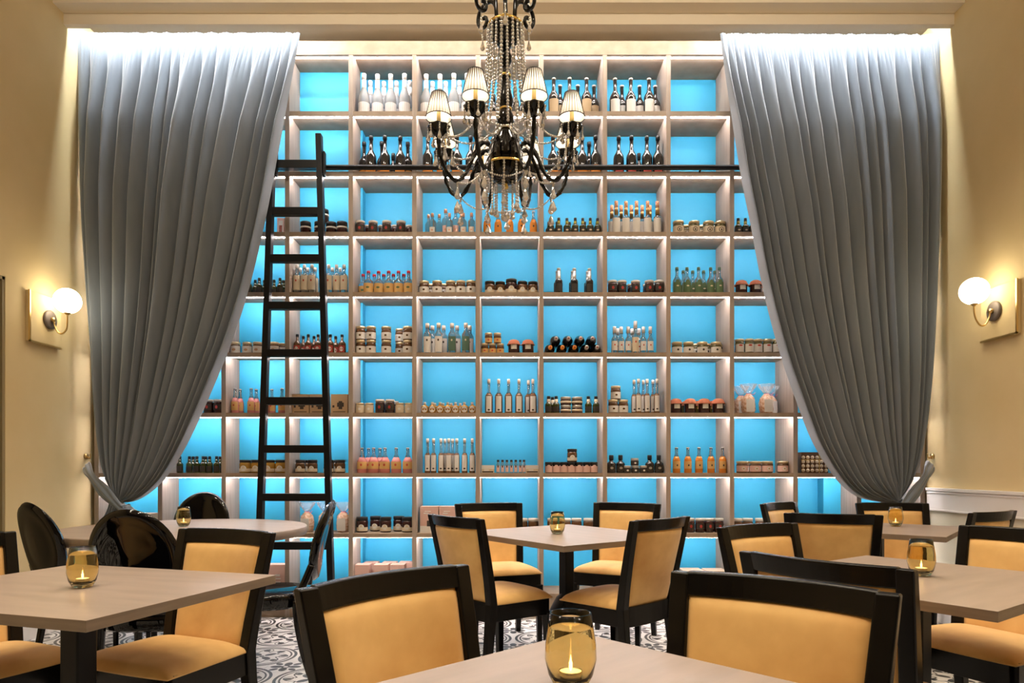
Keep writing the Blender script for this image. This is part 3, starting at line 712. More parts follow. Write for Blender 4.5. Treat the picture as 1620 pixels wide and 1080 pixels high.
candle(0.234, 3.624, 'amber stemless glass on the middle table before the shelves', 'burning tealight inside the amber glass on the middle table')
candle(-1.975, 4.09, 'amber stemless candle glass on the large round table', 'burning tealight inside the amber glass on the round table')
candle(2.285, 4.08, 'amber stemless candle glass on the far right corner table', 'burning tealight inside the amber glass on far corner table')

# ------------------------------------------------------------------ chandelier
ch = thing('chandelier', 'black and gold crystal chandelier with eight shaded candle lamps hanging over the tables', 'chandelier', (-0.04, 3.55, 0))
b = MB()
b.lathe([(0.0001, 3.398), (0.03, 3.398), (0.075, 3.395), (0.086, 3.385), (0.080, 3.345), (0.060, 3.31), (0.030, 3.298), (0.0001, 3.298)], 32); b.build('top_bowl', 'blackglass', ch)
b = MB(); b.lathe([(0.084, 3.388), (0.094, 3.388), (0.094, 3.398), (0.084, 3.398), (0.084, 3.388)], 40)
for k in range(6):
    a = k * PI / 3 + 0.5; b.lathe([(0.0001, 3.40), (0.015, 3.40), (0.015, 3.42), (0.0001, 3.42)], 12, (0.055 * math.cos(a), 0.055 * math.sin(a), 0))
b.build('top_ring', 'gold', ch)
b = MB(); b.lathe([(0.022, 3.298), (0.018, 3.28), (0.026, 3.255), (0.034, 3.235), (0.030, 3.21), (0.018, 3.185), (0.016, 3.16), (0.024, 3.145), (0.026, 3.135), (0.020, 3.12), (0.023, 3.08), (0.036, 3.03), (0.042, 3.00), (0.035, 2.975), (0.026, 2.965), (0.030, 2.955), (0.043, 2.925), (0.046, 2.905), (0.038, 2.88), (0.027, 2.865), (0.030, 2.85), (0.050, 2.82), (0.070, 2.78), (0.085, 2.74), (0.088, 2.70), (0.080, 2.675), (0.0001, 2.67)], 28); b.build('stem', 'blackglass', ch)
for z, r in ((3.138, 0.030), (2.964, 0.033), (2.864, 0.034)):
    b = MB(); b.lathe([(r - 0.008, z - 0.006), (r, z - 0.005), (r, z + 0.005), (r - 0.008, z + 0.006), (r - 0.008, z - 0.006)], 28); b.build('gold_collar', 'gold', ch)
b = MB(); b.lathe([(0.100, 2.662), (0.100, 2.655), (0.090, 2.62), (0.062, 2.59), (0.025, 2.575), (0.0001, 2.575)], 32); b.build('bottom_bowl', 'blackglass', ch)
b = MB(); b.lathe([(0.098, 2.660), (0.112, 2.660), (0.112, 2.667), (0.098, 2.667), (0.098, 2.660)], 40); b.build('bottom_ring', 'gold', ch)
b = MB(); b.lathe([(0.0001, 2.545), (0.012, 2.55), (0.016, 2.56), (0.010, 2.575), (0.020, 2.580)], 16); b.build('finial', 'gold', ch)
b = MB(); b.tube([(0, 0, 3.39), (0, 0, 4.46)], 0.009, 10); b.lathe([(0.0001, 4.42), (0.055, 4.44), (0.065, 4.499), (0.0001, 4.499)], 24); b.build('gold_rod', 'gold', ch)
def polar(r, a, z): return (r * math.cos(a), r * math.sin(a), z)
def beads(mb, path, r, gap=2.1, grow=0.0):
    P = [Vector(p) for p in path]; d = [0]
    for q, c in zip(P, P[1:]): d.append(d[-1] + (c - q).length)
    n = max(2, int(d[-1] / (r * gap))); k = 0
    for i in range(n + 1):
        t = d[-1] * i / n
        while k < len(d) - 2 and d[k + 1] < t: k += 1
        p = P[k].lerp(P[k + 1], (t - d[k]) / max(1e-9, d[k + 1] - d[k])); mb.ball(p, r * (1 + grow * (i % 2)), 6, 4)
def drop(mb, c, h=0.05, w=0.017, seg=8):
    x, y, z = c; mb.lathe([(0.0001, 0), (w * 0.35, -h * 0.22), (w * 0.75, -h * 0.55), (w, -h * 0.76), (w * 0.6, -h * 0.93), (0.0001, -h)][::-1], seg, (x, y, z), smooth=False)
def swag(p, q, sag, n=14):
    p, q = Vector(p), Vector(q); return [p.lerp(q, i / n) + Vector((0, 0, -4 * sag * (i / n) * (1 - i / n))) for i in range(n + 1)]
cr = random.Random(5)
for k in range(6):                                # upper scrolls with crystals
    a = k * PI / 3 + 0.52
    b = MB(); pr = [(0.052, 3.40), (0.056, 3.46), (0.062, 3.52), (0.09, 3.555), (0.13, 3.55), (0.162, 3.515), (0.170, 3.47), (0.155, 3.44), (0.13, 3.435), (0.115, 3.455), (0.122, 3.480), (0.140, 3.482)]
    b.tube(smooth_path([polar(r, a, z) for r, z in pr], 5), 0.0105, 8); s_ = b.build('scroll', 'blackglass', ch)
    b = MB(); b.tube([polar(0.142, a, 3.43), polar(0.142, a, 3.395)], 0.003, 6); beads(b, [polar(0.142, a, 3.39), polar(0.142, a, 3.372)], 0.006); drop(b, polar(0.142, a, 3.37), 0.06, 0.014); b.build('pendant', 'crystal', ch)
for k in range(20):                               # strands from the top ring down to the arms
    a = 2 * PI * k / 20 + 0.1; rr = 0.125 + 0.015 * (k % 3)
    b = MB(); beads(b, smooth_path([polar(0.090, a, 3.382), polar(0.094, a, 3.28), polar(0.104, a, 3.10), polar(rr, a, 2.92), polar(rr + 0.012, a, 2.84)], 8), 0.0080 if k % 2 else 0.0092, 2.15); b.build('bead_strand', 'crystal', ch)
RA, ZS = 0.36, 2.86
ARMS = [22.5 + 45 * k for k in range(8)]
for k, dg in enumerate(ARMS):
    a = math.radians(dg)
    b = MB(); pr = [(0.06, 2.72), (0.095, 2.765), (0.135, 2.76), (0.175, 2.69), (0.215, 2.60), (0.262, 2.552), (0.31, 2.575), (0.345, 2.64), (0.358, 2.70), (RA, 2.76)]
    P = smooth_path([polar(r, a, z) for r, z in pr], 7)
    b.tube(P, 0.0095, 10)
    tw = []                                       # twisted rope relief
    for ph in (0, PI):
        path = []
        for i, q in enumerate(P):
            t = (P[min(i + 1, len(P) - 1)] - P[max(i - 1, 0)]).normalized(); side = Vector((-math.sin(a), math.cos(a), 0)); up = t.cross(side)
            an = i * 0.55 + ph; path.append(q + (side * math.cos(an) + up * math.sin(an)) * 0.0085)
        b.tube(path, 0.0042, 6)
    arm = b.build('arm', 'blackglass', ch)
    c = polar(RA, a, 0)
    b = MB(); b.lathe([(0.010, 2.752), (0.022, 2.760), (0.042, 2.780), (0.052, 2.798), (0.056, 2.806), (0.050, 2.806), (0.03, 2.79), (0.0001, 2.785)], 32, c, wob=lambda an, z: 1 + (0.07 * math.cos(an * 8) if z > 2.77 else 0)); b.build('bobeche', 'blackglass', ch)
    b = MB(); b.lathe([(0.0105, 2.785), (0.0105, 2.885), (0.0001, 2.886)], 14, c); b.build('candle_sleeve', 'candle', ch)
    b = MB(); b.lathe([(0.006, 2.886), (0.013, 2.90), (0.014, 2.915), (0.008, 2.94), (0.0001, 2.952)], 12, c); b.build('bulb', 'bulb', ch)
    # pleated shade
    b = MB(); n = 104; vs = []; fs = []
    for (r, z) in ((0.065, ZS - 0.012), (0.056, ZS + 0.03), (0.0465, ZS + 0.07), (0.037, ZS + 0.108)):
        for i in range(n): an = 2 * PI * i / n; q = r + 0.0009 * (1 if i % 4 < 2 else -1); vs.append((q * math.cos(an), q * math.sin(an), z - ZS))
    for j in range(3):
        for i in range(n): fs.append((j * n + i, j * n + (i + 1) % n, (j + 1) * n + (i + 1) % n, (j + 1) * n + i))
    b.add(vs, fs); sh = b.build('lamp_shade', 'shade', ch, loc=(c[0], c[1], ZS))
    b = MB(); b.lathe([(0.0625, -0.011), (0.0345, 0.107)], 32, caps=False); b.build('lining', 'shade_lining', sh)
    b = MB(); b.lathe([(0.0655, -0.013), (0.0672, -0.012), (0.0672, -0.0085), (0.0655, -0.0085), (0.0655, -0.013)], 40); b.build('shade_rim', 'rim_black', sh); b = MB(); b.lathe([(0.0372, 0.106), (0.0385, 0.106), (0.0385, 0.110), (0.0372, 0.110), (0.0372, 0.106)], 30); b.build('shade_rim', 'rim_black', sh)
    lamp('candle_lamp_light', 'POINT', (c[0], c[1], 2.925), BULB, (1.0, 0.78, 0.52), parent=ch, shadow_soft_size=0.012)
    # crystals on the cup and arm
    for j in range(7):
        an = 2 * PI * j / 7 + k; px, py = c[0] + 0.052 * math.cos(an), c[1] + 0.052 * math.sin(an); b = MB()
        beads(b, [(px, py, 2.797), (px, py, 2.775)], 0.0056); drop(b, (px, py, 2.772), 0.040 + 0.014 * (j % 2), 0.0115)
        b.build('pendant', 'crystal', ch)
    b = MB(); q = polar(0.262, a, 2.54); beads(b, [q, (q[0], q[1], 2.525)], 0.007); drop(b, (q[0], q[1], 2.52), 0.065, 0.017); drop(b, (q[0], q[1], 2.452), 0.06, 0.018); b.build('pendant', 'crystal', ch)
    a2 = math.radians(dg + 45)
    b = MB(); beads(b, swag(polar(0.335, a, 2.775), polar(0.335, a2, 2.775), 0.05), 0.0058, 2.1); b.build('bead_strand', 'crystal', ch)
    b = MB(); beads(b, swag(polar(0.045, a, 2.86), polar(0.315, a, 2.77), 0.06), 0.0055, 2.1); b.build('bead_strand', 'crystal', ch)
    b = MB(); beads(b, swag(polar(0.262, a, 2.545), polar(0.262, a2, 2.545), 0.03), 0.005, 2.2); b.build('bead_strand', 'crystal', ch)
lens = [0.20, 0.155, 0.235, 0.17, 0.21, 0.15, 0.225, 0.18, 0.20, 0.16]
for k in range(10):
    a = 2 * PI * k / 10 + 0.25; r = 0.104
    b = MB(); zb = 2.656 - lens[k]; beads(b, [polar(r, a, 2.656), polar(r, a, zb)], 0.0070, 2.1); drop(b, polar(r, a, zb), 0.048, 0.0165); b.build('bead_strand', 'crystal', ch)
b = MB(); beads(b, [(0.0, 0, 2.545), (0.0, 0, 2.43)], 0.0075); b.ball((0.0, 0, 2.405), 0.025, 12, 8); b.build('bead_strand', 'crystal', ch)
for k in range(5):
    a = 2 * PI * k / 5 + 0.6
    b = MB(); beads(b, [polar(0.045, a, 2.58), polar(0.045, a, 2.44)], 0.006); drop(b, polar(0.045, a, 2.44), 0.04, 0.013); b.build('bead_strand', 'crystal', ch)

# ------------------------------------------------------------------ goods on the shelves
K = {}                                            # kind -> (name, category, [(part, mesh, smooth)])
def patch(mb, r, z0, z1, half, mi=0, a=-PI / 2, seg=8):
    mb.lathe([(r, z0), (r, z1)], seg, mi=mi, a0=a - half, a1=a + half)
def disc_on(mb, r, zc, rad, mi, a=-PI / 2, sz=1.0):
    vs = [(r * math.cos(a + 0), r * math.sin(a + 0), zc)]; n = 12
    for k in range(n):
        t = 2 * PI * k / n; da = rad * math.cos(t) / r; vs.append((r * math.cos(a + da), r * math.sin(a + da), zc + rad * sz * math.sin(t)))
    mb.add(vs, [(0, 1 + k, 1 + (k + 1) % n) for k in range(n)], mi)
def bottle(kind, name, H, R, nr, zs, zn, cap, body, capm, label=None, marks=(), lip=True, foil=None, clear_neck=None, seg=18, fill=None):
    """H height, R radius, nr neck radius, zs where the shoulder starts, zn where the neck starts (fractions of H), cap = height of the closure"""
    b = MB(); zc = H - cap
    pr = [(0.0001, 0.0), (R * 0.92, 0.0), (R, H * 0.02), (R, H * zs), (R * 0.93, H * (zs + (zn - zs) * 0.3)), (nr + (R - nr) * 0.35, H * (zs + (zn - zs) * 0.68)), (nr, H * zn), (nr, zc), (0.0001, zc)]
    parts = []
    if clear_neck:
        k = clear_neck; b.lathe(pr[:k] + [(0.0001, pr[k - 1][1])], seg); nk = MB(); nk.lathe([(0.0001, pr[k - 1][1] + 0.0005)] + pr[k - 1:], seg); parts.append(('neck', nk.mesh(kind + '_neck', ['clear_glass'])))
    else: b.lathe(pr, seg)
    me = b.mesh(kind + '_body', [body])
    c = MB(); c.lathe([(nr * 0.9, zc), (nr * 1.18, zc), (nr * 1.18, H - 0.002), (nr * 1.0, H), (0.0001, H)], seg); parts.append(('cap', c.mesh(kind + '_cap', [capm])))
    if foil:
        c = MB(); c.lathe([(nr * 1.12 if z > zn else nr * 1.3, H * z) for z in (foil[0], zn, 0.9)] + [(nr * 1.1, zc)], seg); parts.append(('neck_foil', c.mesh(kind + '_foil', [foil[1]])))
    if fill:
        c = MB(); c.lathe([(0.0001, 0.004), (R * 0.9, 0.004), (R * 0.92, H * fill[0]), (0.0001, H * fill[0])], seg); parts.append(('contents', c.mesh(kind + '_fill', [fill[1]])))
    if label:
        z0, z1, lm, half = label; c = MB(); mats = [lm]; patch(c, R * 1.015, H * z0, H * z1, half)
        for (zz, rad, mm, sz) in marks:
            if mm not in mats: mats.append(mm)
            disc_on(c, R * 1.03, H * zz, rad, mats.index(mm), sz=sz)
        parts.append(('label', c.mesh(kind + '_label', mats)))
    K[kind] = (name, 'bottle', me, parts)
def jar(kind, name, H, R, lid, body, lidm, label=None, marks=(), cloth=False, seg=20, stripe=None):
    b = MB(); zc = H - lid
    b.lathe([(0.0001, 0), (R * 0.9, 0), (R, H * 0.06), (R, zc * 0.84), (R * 0.88, zc), (0.0001, zc)], seg); me = b.mesh(kind + '_body', [body]); parts = []
    c = MB()
    if cloth: c.lathe([(R * 0.96, zc), (R * 1.17, zc - 0.016), (R * 1.14, zc - 0.010), (R * 0.97, zc + 0.003), (R * 0.90, zc + lid * 0.6), (R * 0.55, H), (0.0001, H + 0.004)], seg * 2, wob=lambda a, z: 1 + 0.05 * math.sin(a * 9) if z < zc else 1)
    else: c.lathe([(R * 0.90, zc - 0.001), (R * 0.97, zc), (R * 0.97, H - 0.001), (R * 0.92, H), (0.0001, H)], seg)
    parts.append(('lid', c.mesh(kind + '_lid', [lidm])))
    if label:
        z0, z1, lm, half = label; c = MB(); mats = [lm]
        if lm == 'ogive':                          # rounded arch label over a light band
            mats = ['label_cream', 'label_white']; patch(c, R * 1.02, H * 0.10, H * 0.34, 1.35, 0); disc_on(c, R * 1.03, H * 0.36, R * 0.52, 1, sz=0.9); disc_on(c, R * 1.04, H * 0.42, R * 0.25, 0, sz=0.9)
        else:
            patch(c, R * 1.02, H * z0, H * z1, half)
        for (zz, rad, mm, sz) in marks:
            if mm not in mats: mats.append(mm)
            disc_on(c, R * 1.05, H * zz, rad, mats.index(mm), sz=sz)
        parts.append(('label', c.mesh(kind + '_label', mats)))
    if stripe:
        c = MB(); c.lathe([(R * 1.02, H * stripe[0]), (R * 1.02, H * stripe[1])], seg); parts.append(('label', c.mesh(kind + '_band', [stripe[2]])))
    K[kind] = (name, 'jar', me, parts)
def carton(kind, name, w_, d, h, m, marks=(), lid=None, cat='box'):
    b = MB(); b.box(-w_ / 2, w_ / 2, -d / 2, d / 2, 0, h); me = b.mesh(kind, [m]); parts = []
    if marks:
        c = MB(); mats = []
        for (x0, x1, z0, z1, mm) in marks:
            if mm not in mats: mats.append(mm)
            c.add([(x0 * w_, -d / 2 - 0.0006, z0 * h), (x1 * w_, -d / 2 - 0.0006, z0 * h), (x1 * w_, -d / 2 - 0.0006, z1 * h), (x0 * w_, -d / 2 - 0.0006, z1 * h)], [(0, 1, 2, 3)], mats.index(mm), False)
        parts.append(('print', c.mesh(kind + '_print', mats)))
    if lid:
        c = MB(); c.box(-w_ / 2 - 0.001, w_ / 2 + 0.001, -d / 2 - 0.001, d / 2 + 0.001, h, h + lid[0]); parts.append(('lid', c.mesh(kind + '_lid', [lid[1]])))
    K[kind] = (name, cat, me, parts)
def blob_marks(cx_, cz, r, m):                    # little cluster of leaves printed on a carton
    return [(cx_ - r, cx_ + r, cz - r * .4, cz + r * .7, m), (cx_ - r * .55, cx_ + r * .55, cz - r, cz + r * 1.1, m)]
bottle('prosecco', 'sparkling_wine_bottle', 0.325, 0.0425, 0.0145, 0.38, 0.70, 0.05, 'frost_glass', 'foil_white', (0.06, 0.30, 'foil_white', 1.5), foil=(0.62, 'foil_white'))
bottle('wine_beige', 'wine_bottle', 0.292, 0.040, 0.0135, 0.46, 0.70, 0.012, 'dark_glass', 'lid_white', (0.06, 0.42, 'label_kraft', 1.0))
bottle('wine_white', 'wine_bottle', 0.292, 0.040, 0.0135, 0.46, 0.70, 0.012, 'dark_glass', 'lid_white', (0.06, 0.42, 'label_white', 1.0))
bottle('wine_orange', 'wine_bottle', 0.305, 0.040, 0.0135, 0.44, 0.66, 0.03, 'dark_glass', 'black_cap', (0.03, 0.24, 'label_orange', 1.1))
bottle('wine_red', 'wine_bottle', 0.305, 0.040, 0.0135, 0.44, 0.66, 0.03, 'dark_glass', 'black_cap', (0.03, 0.20, 'label_red', 0.8))
bottle('wine_half', 'wine_bottle', 0.215, 0.030, 0.0125, 0.46, 0.68, 0.05, 'dark_glass', 'black_cap', (0.05, 0.3, 'label_dark', 0.8))
bottle('gin', 'gin_bottle', 0.165, 0.026, 0.0095, 0.60, 0.74, 0.028, 'clear_glass', 'copper', (0.06, 0.34, 'label_white', 0.8), marks=((0.2, 0.007, 'copper', 1),))
bottle('gin_tall', 'gin_bottle', 0.215, 0.028, 0.0105, 0.60, 0.74, 0.03, 'clear_glass', 'copper', (0.06, 0.40, 'label_pink', 0.9), marks=((0.25, 0.009, 'copper', 1),))
bottle('gin_back', 'gin_bottle', 0.205, 0.026, 0.0095, 0.60, 0.74, 0.028, 'clear_glass', 'copper')
bottle('orange_soda', 'orange_drink_bottle', 0.182, 0.0275, 0.010, 0.42, 0.74, 0.008, 'orange_drink', 'silver_foil', (0.10, 0.50, 'label_orange', 1.2), marks=((0.34, 0.006, 'ink', 1.3),), clear_neck=6)
bottle('aranciata', 'orange_drink_bottle', 0.192, 0.0275, 0.010, 0.45, 0.74, 0.007, 'orange_drink', 'silver_foil', (0.17, 0.46, 'label_yellow', 1.2), marks=((0.30, 0.006, 'ink', 1.3),), clear_neck=6)
bottle('pink_soda', 'pink_drink_bottle', 0.190, 0.038, 0.0105, 0.36, 0.74, 0.007, 'pink_drink', 'silver_foil', (0.16, 0.44, 'label_yellow', 1.3), marks=((0.32, 0.008, 'ink_red', 1.2),), clear_neck=6)
bottle('pink_slim', 'pink_drink_bottle', 0.190, 0.027, 0.0095, 0.36, 0.74, 0.007, 'pink_drink', 'silver_foil', (0.12, 0.46, 'label_yellow', 1.2), marks=((0.32, 0.006, 'ink_red', 1.2),), clear_neck=6)
bottle('oil', 'oil_bottle', 0.128, 0.0265, 0.0095, 0.50, 0.66, 0.034, 'olive_oil', 'black_cap', (0.08, 0.42, 'label_dark', 1.1), marks=((0.26, 0.010, 'label_cream', 0.6),), foil=(0.60, 'yellow_oil'))
bottle('oil_small', 'oil_bottle', 0.125, 0.023, 0.009, 0.52, 0.68, 0.032, 'olive_oil', 'black_cap', (0.08, 0.42, 'label_dark', 1.0), foil=(0.62, 'olive_oil'))
bottle('oil_round', 'oil_bottle', 0.130, 0.026, 0.0105, 0.50, 0.68, 0.028, 'olive_oil', 'black_cap', (0.1, 0.4, 'label_dark', 1.0), foil=(0.60, 'label_cream'))
bottle('floral_spirit', 'spirit_bottle', 0.255, 0.028, 0.0110, 0.50, 0.60, 0.055, 'clear_glass', 'floral', (0.02, 0.49, 'label_white', 1.4), foil=(0.62, 'label_yellow'))
bottle('clear_label', 'spirit_bottle', 0.225, 0.028, 0.0105, 0.60, 0.72, 0.03, 'clear_glass', 'lid_white', (0.14, 0.62, 'label_cream', 1.2), marks=((0.45, 0.006, 'ink_red', 1.4),))
bottle('red_cap', 'spirit_bottle', 0.180, 0.036, 0.0115, 0.52, 0.68, 0.019, 'clear_glass', 'cap_red', (0.08, 0.46, 'label_yellow', 1.4), marks=((0.28, 0.013, 'label_green', 0.6),))
bottle('grappa', 'spirit_bottle', 0.205, 0.029, 0.0100, 0.48, 0.68, 0.024, 'clear_glass', 'label_greenglass', (0.06, 0.44, 'label_green', 1.3), marks=((0.46, 0.016, 'label_green', 0.9), (0.30, 0.010, 'label_cream', 0.5)))
bottle('dark_silver', 'wine_bottle', 0.198, 0.0285, 0.0115, 0.50, 0.62, 0.02, 'dark_glass', 'silver_foil', (0.1, 0.4, 'label_dark', 1.0), foil=(0.54, 'silver_foil'))
bottle('swing_white', 'swing_top_bottle', 0.232, 0.030, 0.0125, 0.60, 0.76, 0.035, 'clear_glass', 'cork_white', (0.05, 0.56, 'label_white', 1.1), marks=((0.44, 0.007, 'ink', 1.3),))
bottle('swing_green', 'swing_top_bottle', 0.232, 0.030, 0.0125, 0.60, 0.76, 0.035, 'clear_glass', 'cork_white', (0.10, 0.56, 'label_greenglass', 1.1), marks=((0.44, 0.006, 'label_cream', 1.3),))
bottle('white_top', 'spirit_bottle', 0.205, 0.0235, 0.0105, 0.50, 0.64, 0.050, 'clear_glass', 'foil_white', (0.12, 0.46, 'label_white', 1.1), marks=((0.32, 0.005, 'ink_red', 1.4),))
bottle('white_top_tall', 'spirit_bottle', 0.245, 0.0255, 0.0115, 0.50, 0.64, 0.055, 'clear_glass', 'foil_white', (0.06, 0.50, 'label_cream', 1.2), marks=((0.36, 0.006, 'ink_red', 1.4),))
bottle('red_label', 'liqueur_bottle', 0.148, 0.028, 0.0095, 0.50, 0.70, 0.018, 'jam_brown', 'black_cap', (0.08, 0.42, 'label_red', 0.9), marks=((0.24, 0.014, 'label_white', 1.3),))
bottle('cork_brown', 'spirit_bottle', 0.258, 0.0285, 0.0090, 0.48, 0.64, 0.034, 'brown_spirit', 'cork_white', (0.05, 0.50, 'label_white', 0.75), marks=((0.10, 0.009, 'ink', 0.8),), clear_neck=6)
bottle('cork_slim', 'spirit_bottle', 0.258, 0.0215, 0.0090, 0.48, 0.62, 0.030, 'brown_spirit', 'cork_white', (0.06, 0.52, 'label_white', 0.95), marks=((0.13, 0.008, 'ink', 0.8),), clear_neck=6)
bottle('flask', 'round_flask', 0.085, 0.028, 0.0085, 0.56, 0.78, 0.016, 'honey', 'lid_white', None)
c = MB(); disc_on(c, 0.0292, 0.030, 0.0235, 0); disc_on(c, 0.0300, 0.034, 0.008, 1); K['flask'][3].append(('label', c.mesh('flask_label', ['label_white', 'cork'])))
bottle('big_cap', 'balsamic_bottle', 0.134, 0.034, 0.0140, 0.50, 0.66, 0.036, 'dark_glass', 'black_cap', (0.12, 0.42, 'label_dark', 1.1), marks=((0.28, 0.012, 'silver_foil', 0.8),))
bottle('vial', 'small_bottle', 0.098, 0.0125, 0.008, 0.62, 0.76, 0.014, 'clear_glass', 'lid_black', (0.08, 0.55, 'label_pink', 1.2), marks=((0.5, 0.005, 'ink', 2.0),))
jar('black_ring', 'cream_jar', 0.10, 0.040, 0.034, 'jam_dark', 'lid_black', stripe=(0.50, 0.62, 'label_white'))
jar('dark_jam', 'jam_jar', 0.105, 0.035, 0.016, 'jam_dark', 'lid_white', (0.25, 0.66, 'label_dark', 1.0), marks=((0.45, 0.010, 'label_red', 1.2),))
jar('dark_back', 'jam_jar', 0.100, 0.028, 0.014, 'jam_dark', 'lid_white')
jar('at_jar', 'olive_jar', 0.105, 0.041, 0.020, 'jam_olive', 'lid_gold', (0.06, 0.62, 'label_cream', 1.4), marks=((0.36, 0.019, 'ink', 1.0), (0.36, 0.014, 'label_cream', 1.0), (0.34, 0.006, 'ink', 1.5)))
jar('nut_jar', 'preserve_jar', 0.103, 0.037, 0.018, 'jam_brown', 'lid_gold', (0.08, 0.56, 'label_white', 1.4), marks=((0.34, 0.009, 'jam_brown', 0.8),))
jar('ogive', 'preserve_jar', 0.098, 0.037, 0.020, 'jam_brown', 'lid_black', (0, 0, 'ogive', 0))
jar('ogive_big', 'preserve_jar', 0.115, 0.043, 0.024, 'jam_dark', 'lid_black', (0, 0, 'ogive', 0))
jar('honey_jar', 'honey_jar', 0.098, 0.044, 0.018, 'honey', 'lid_black', (0, 0, 'ogive', 0))
jar('small_white', 'preserve_jar', 0.088, 0.036, 0.018, 'jam_brown', 'lid_gold', (0.08, 0.66, 'label_white', 1.4), marks=((0.34, 0.014, 'cork', 0.7),))
jar('white_lid', 'preserve_jar', 0.090, 0.039, 0.020, 'jam_olive', 'lid_gold', (0.06, 0.58, 'label_white', 1.4), marks=((0.34, 0.008, 'ink', 1.0),))
jar('red_white', 'preserve_jar', 0.112, 0.034, 0.018, 'jam_olive', 'lid_gold', (0.12, 0.66, 'label_white', 1.2), marks=((0.56, 0.014, 'ink_red', 0.5),))
jar('cloth', 'cloth_topped_jar', 0.112, 0.043, 0.024, 'jam_dark', 'cloth_orange', (0.34, 0.66, 'label_white', 0.5), cloth=True)
jar('cloth_small', 'cloth_topped_jar', 0.104, 0.038, 0.022, 'jam_olive', 'cloth_orange', (0.40, 0.68, 'label_yellow', 0.5), cloth=True)
jar('mini', 'spread_jar', 0.078, 0.028, 0.016, 'jam_brown', 'lid_gold', (0.08, 0.5, 'label_yellow', 1.3), marks=((0.3, 0.008, 'ink_red', 0.8),))
jar('cream', 'cream_jar', 0.078, 0.033, 0.012, 'cream_fill', 'lid_gold', (0.10, 0.76, 'label_cream', 1.3), marks=((0.42, 0.010, 'label_white', 1.0),))
jar('low_dark', 'caviar_jar', 0.055, 0.030, 0.016, 'jam_dark', 'silver_foil', (0.1, 0.6, 'label_dark', 1.3), marks=((0.35, 0.008, 'label_white', 0.8),))
jar('tall_dark', 'preserve_jar', 0.062, 0.040, 0.018, 'jam_dark', 'silver_foil', stripe=(0.25, 0.5, 'label_cream'))
jar('pink_label', 'spread_jar', 0.082, 0.0275, 0.024, 'jam_dark', 'lid_black', (0.06, 0.62, 'label_pink', 1.4), marks=((0.62, 0.014, 'label_pink', 0.7),))
jar('round_label', 'preserve_jar', 0.088, 0.041, 0.016, 'jam_brown', 'lid_gold', (0.12, 0.62, 'label_pink', 1.45), marks=((0.37, 0.015, 'label_white', 0.9), (0.37, 0.008, 'cork', 0.9)))
jar('two_tone', 'preserve_jar', 0.105, 0.039, 0.020, 'jam_brown', 'lid_white', (0.04, 0.40, 'label_white', 1.4), marks=((0.2, 0.008, 'ink', 0.8),))
carton('kraft', 'kraft_carton', 0.124, 0.10, 0.142, 'cardboard', blob_marks(0.08, 0.42, 0.20, 'ink') + [(-0.4, -0.28, 0.3, 0.42, 'ink'), (-0.38, 0.38, 0.06, 0.10, 'ink')])
carton('pink_bike', 'pink_carton', 0.135, 0.10, 0.195, 'card_pink', [(-0.5, 0.5, 0.0, 0.26, 'label_white'), (-0.12, 0.18, 0.24, 0.46, 'ink'), (-0.3, -0.02, 0.72, 0.76, 'label_white'), (-0.25, 0.10, 0.80, 0.83, 'label_white')])
carton('pink_plain', 'pink_carton', 0.105, 0.10, 0.205, 'card_pink', [(-0.22, 0.22, 0.48, 0.52, 'label_white'), (-0.16, 0.16, 0.58, 0.66, 'label_white'), (-0.2, 0.2, 0.36, 0.39, 'label_white')])
carton('wood_case', 'wooden_case', 0.150, 0.16, 0.16, 'card_cream', [(0.1, 0.16, 0.6, 0.72, 'ink')])
carton('cream_case', 'cream_carton', 0.200, 0.14, 0.14, 'card_cream', [(0.0, 0.06, 0.62, 0.72, 'ink_red'), (-0.35, -0.1, 0.3, 0.34, 'ink_red')])
carton('flat_pack', 'flat_carton', 0.092, 0.08, 0.030, 'label_cream', [(-0.45, 0.45, 0.1, 0.45, 'ink'), (-0.3, 0.1, 0.5, 0.9, 'label_white')], lid=(0.028, 'label_white'))
carton('packet', 'biscuit_packet', 0.050, 0.035, 0.14, 'label_pink', [(-0.34, 0.34, 0.1, 0.85, 'label_white'), (-0.22, 0.22, 0.2, 0.6, 'ink_red')], cat='packet')
def choc_box():
    b = MB(); b.box(-0.10, 0.10, -0.05, 0.05, 0, 0.155); me = b.mesh('chocbox', ['jam_brown']); parts = []
    c = MB()
    for i in range(6):
        for j in range(4): c.lathe([(0.0135, 0), (0.0125, 0.003), (0.0001, 0.004)], 12, mtx=Matrix.Translation((-0.085 + 0.034 * i, -0.05, 0.02 + 0.032 * j)) @ Matrix.Rotation(PI / 2, 4, 'X'))
    parts.append(('biscuits', c.mesh('choc_biscuits', ['cream_fill'])))
    c = MB(); c.box(-0.101, 0.101, -0.053, -0.0525, 0.095, 0.100); c.box(0.03, 0.036, -0.053, -0.0525, 0, 0.155); parts.append(('ribbon', c.mesh('choc_ribbon', ['ribbon_gold'])))
    K['choc_box'] = ('biscuit_box', 'box', me, parts)
choc_box()
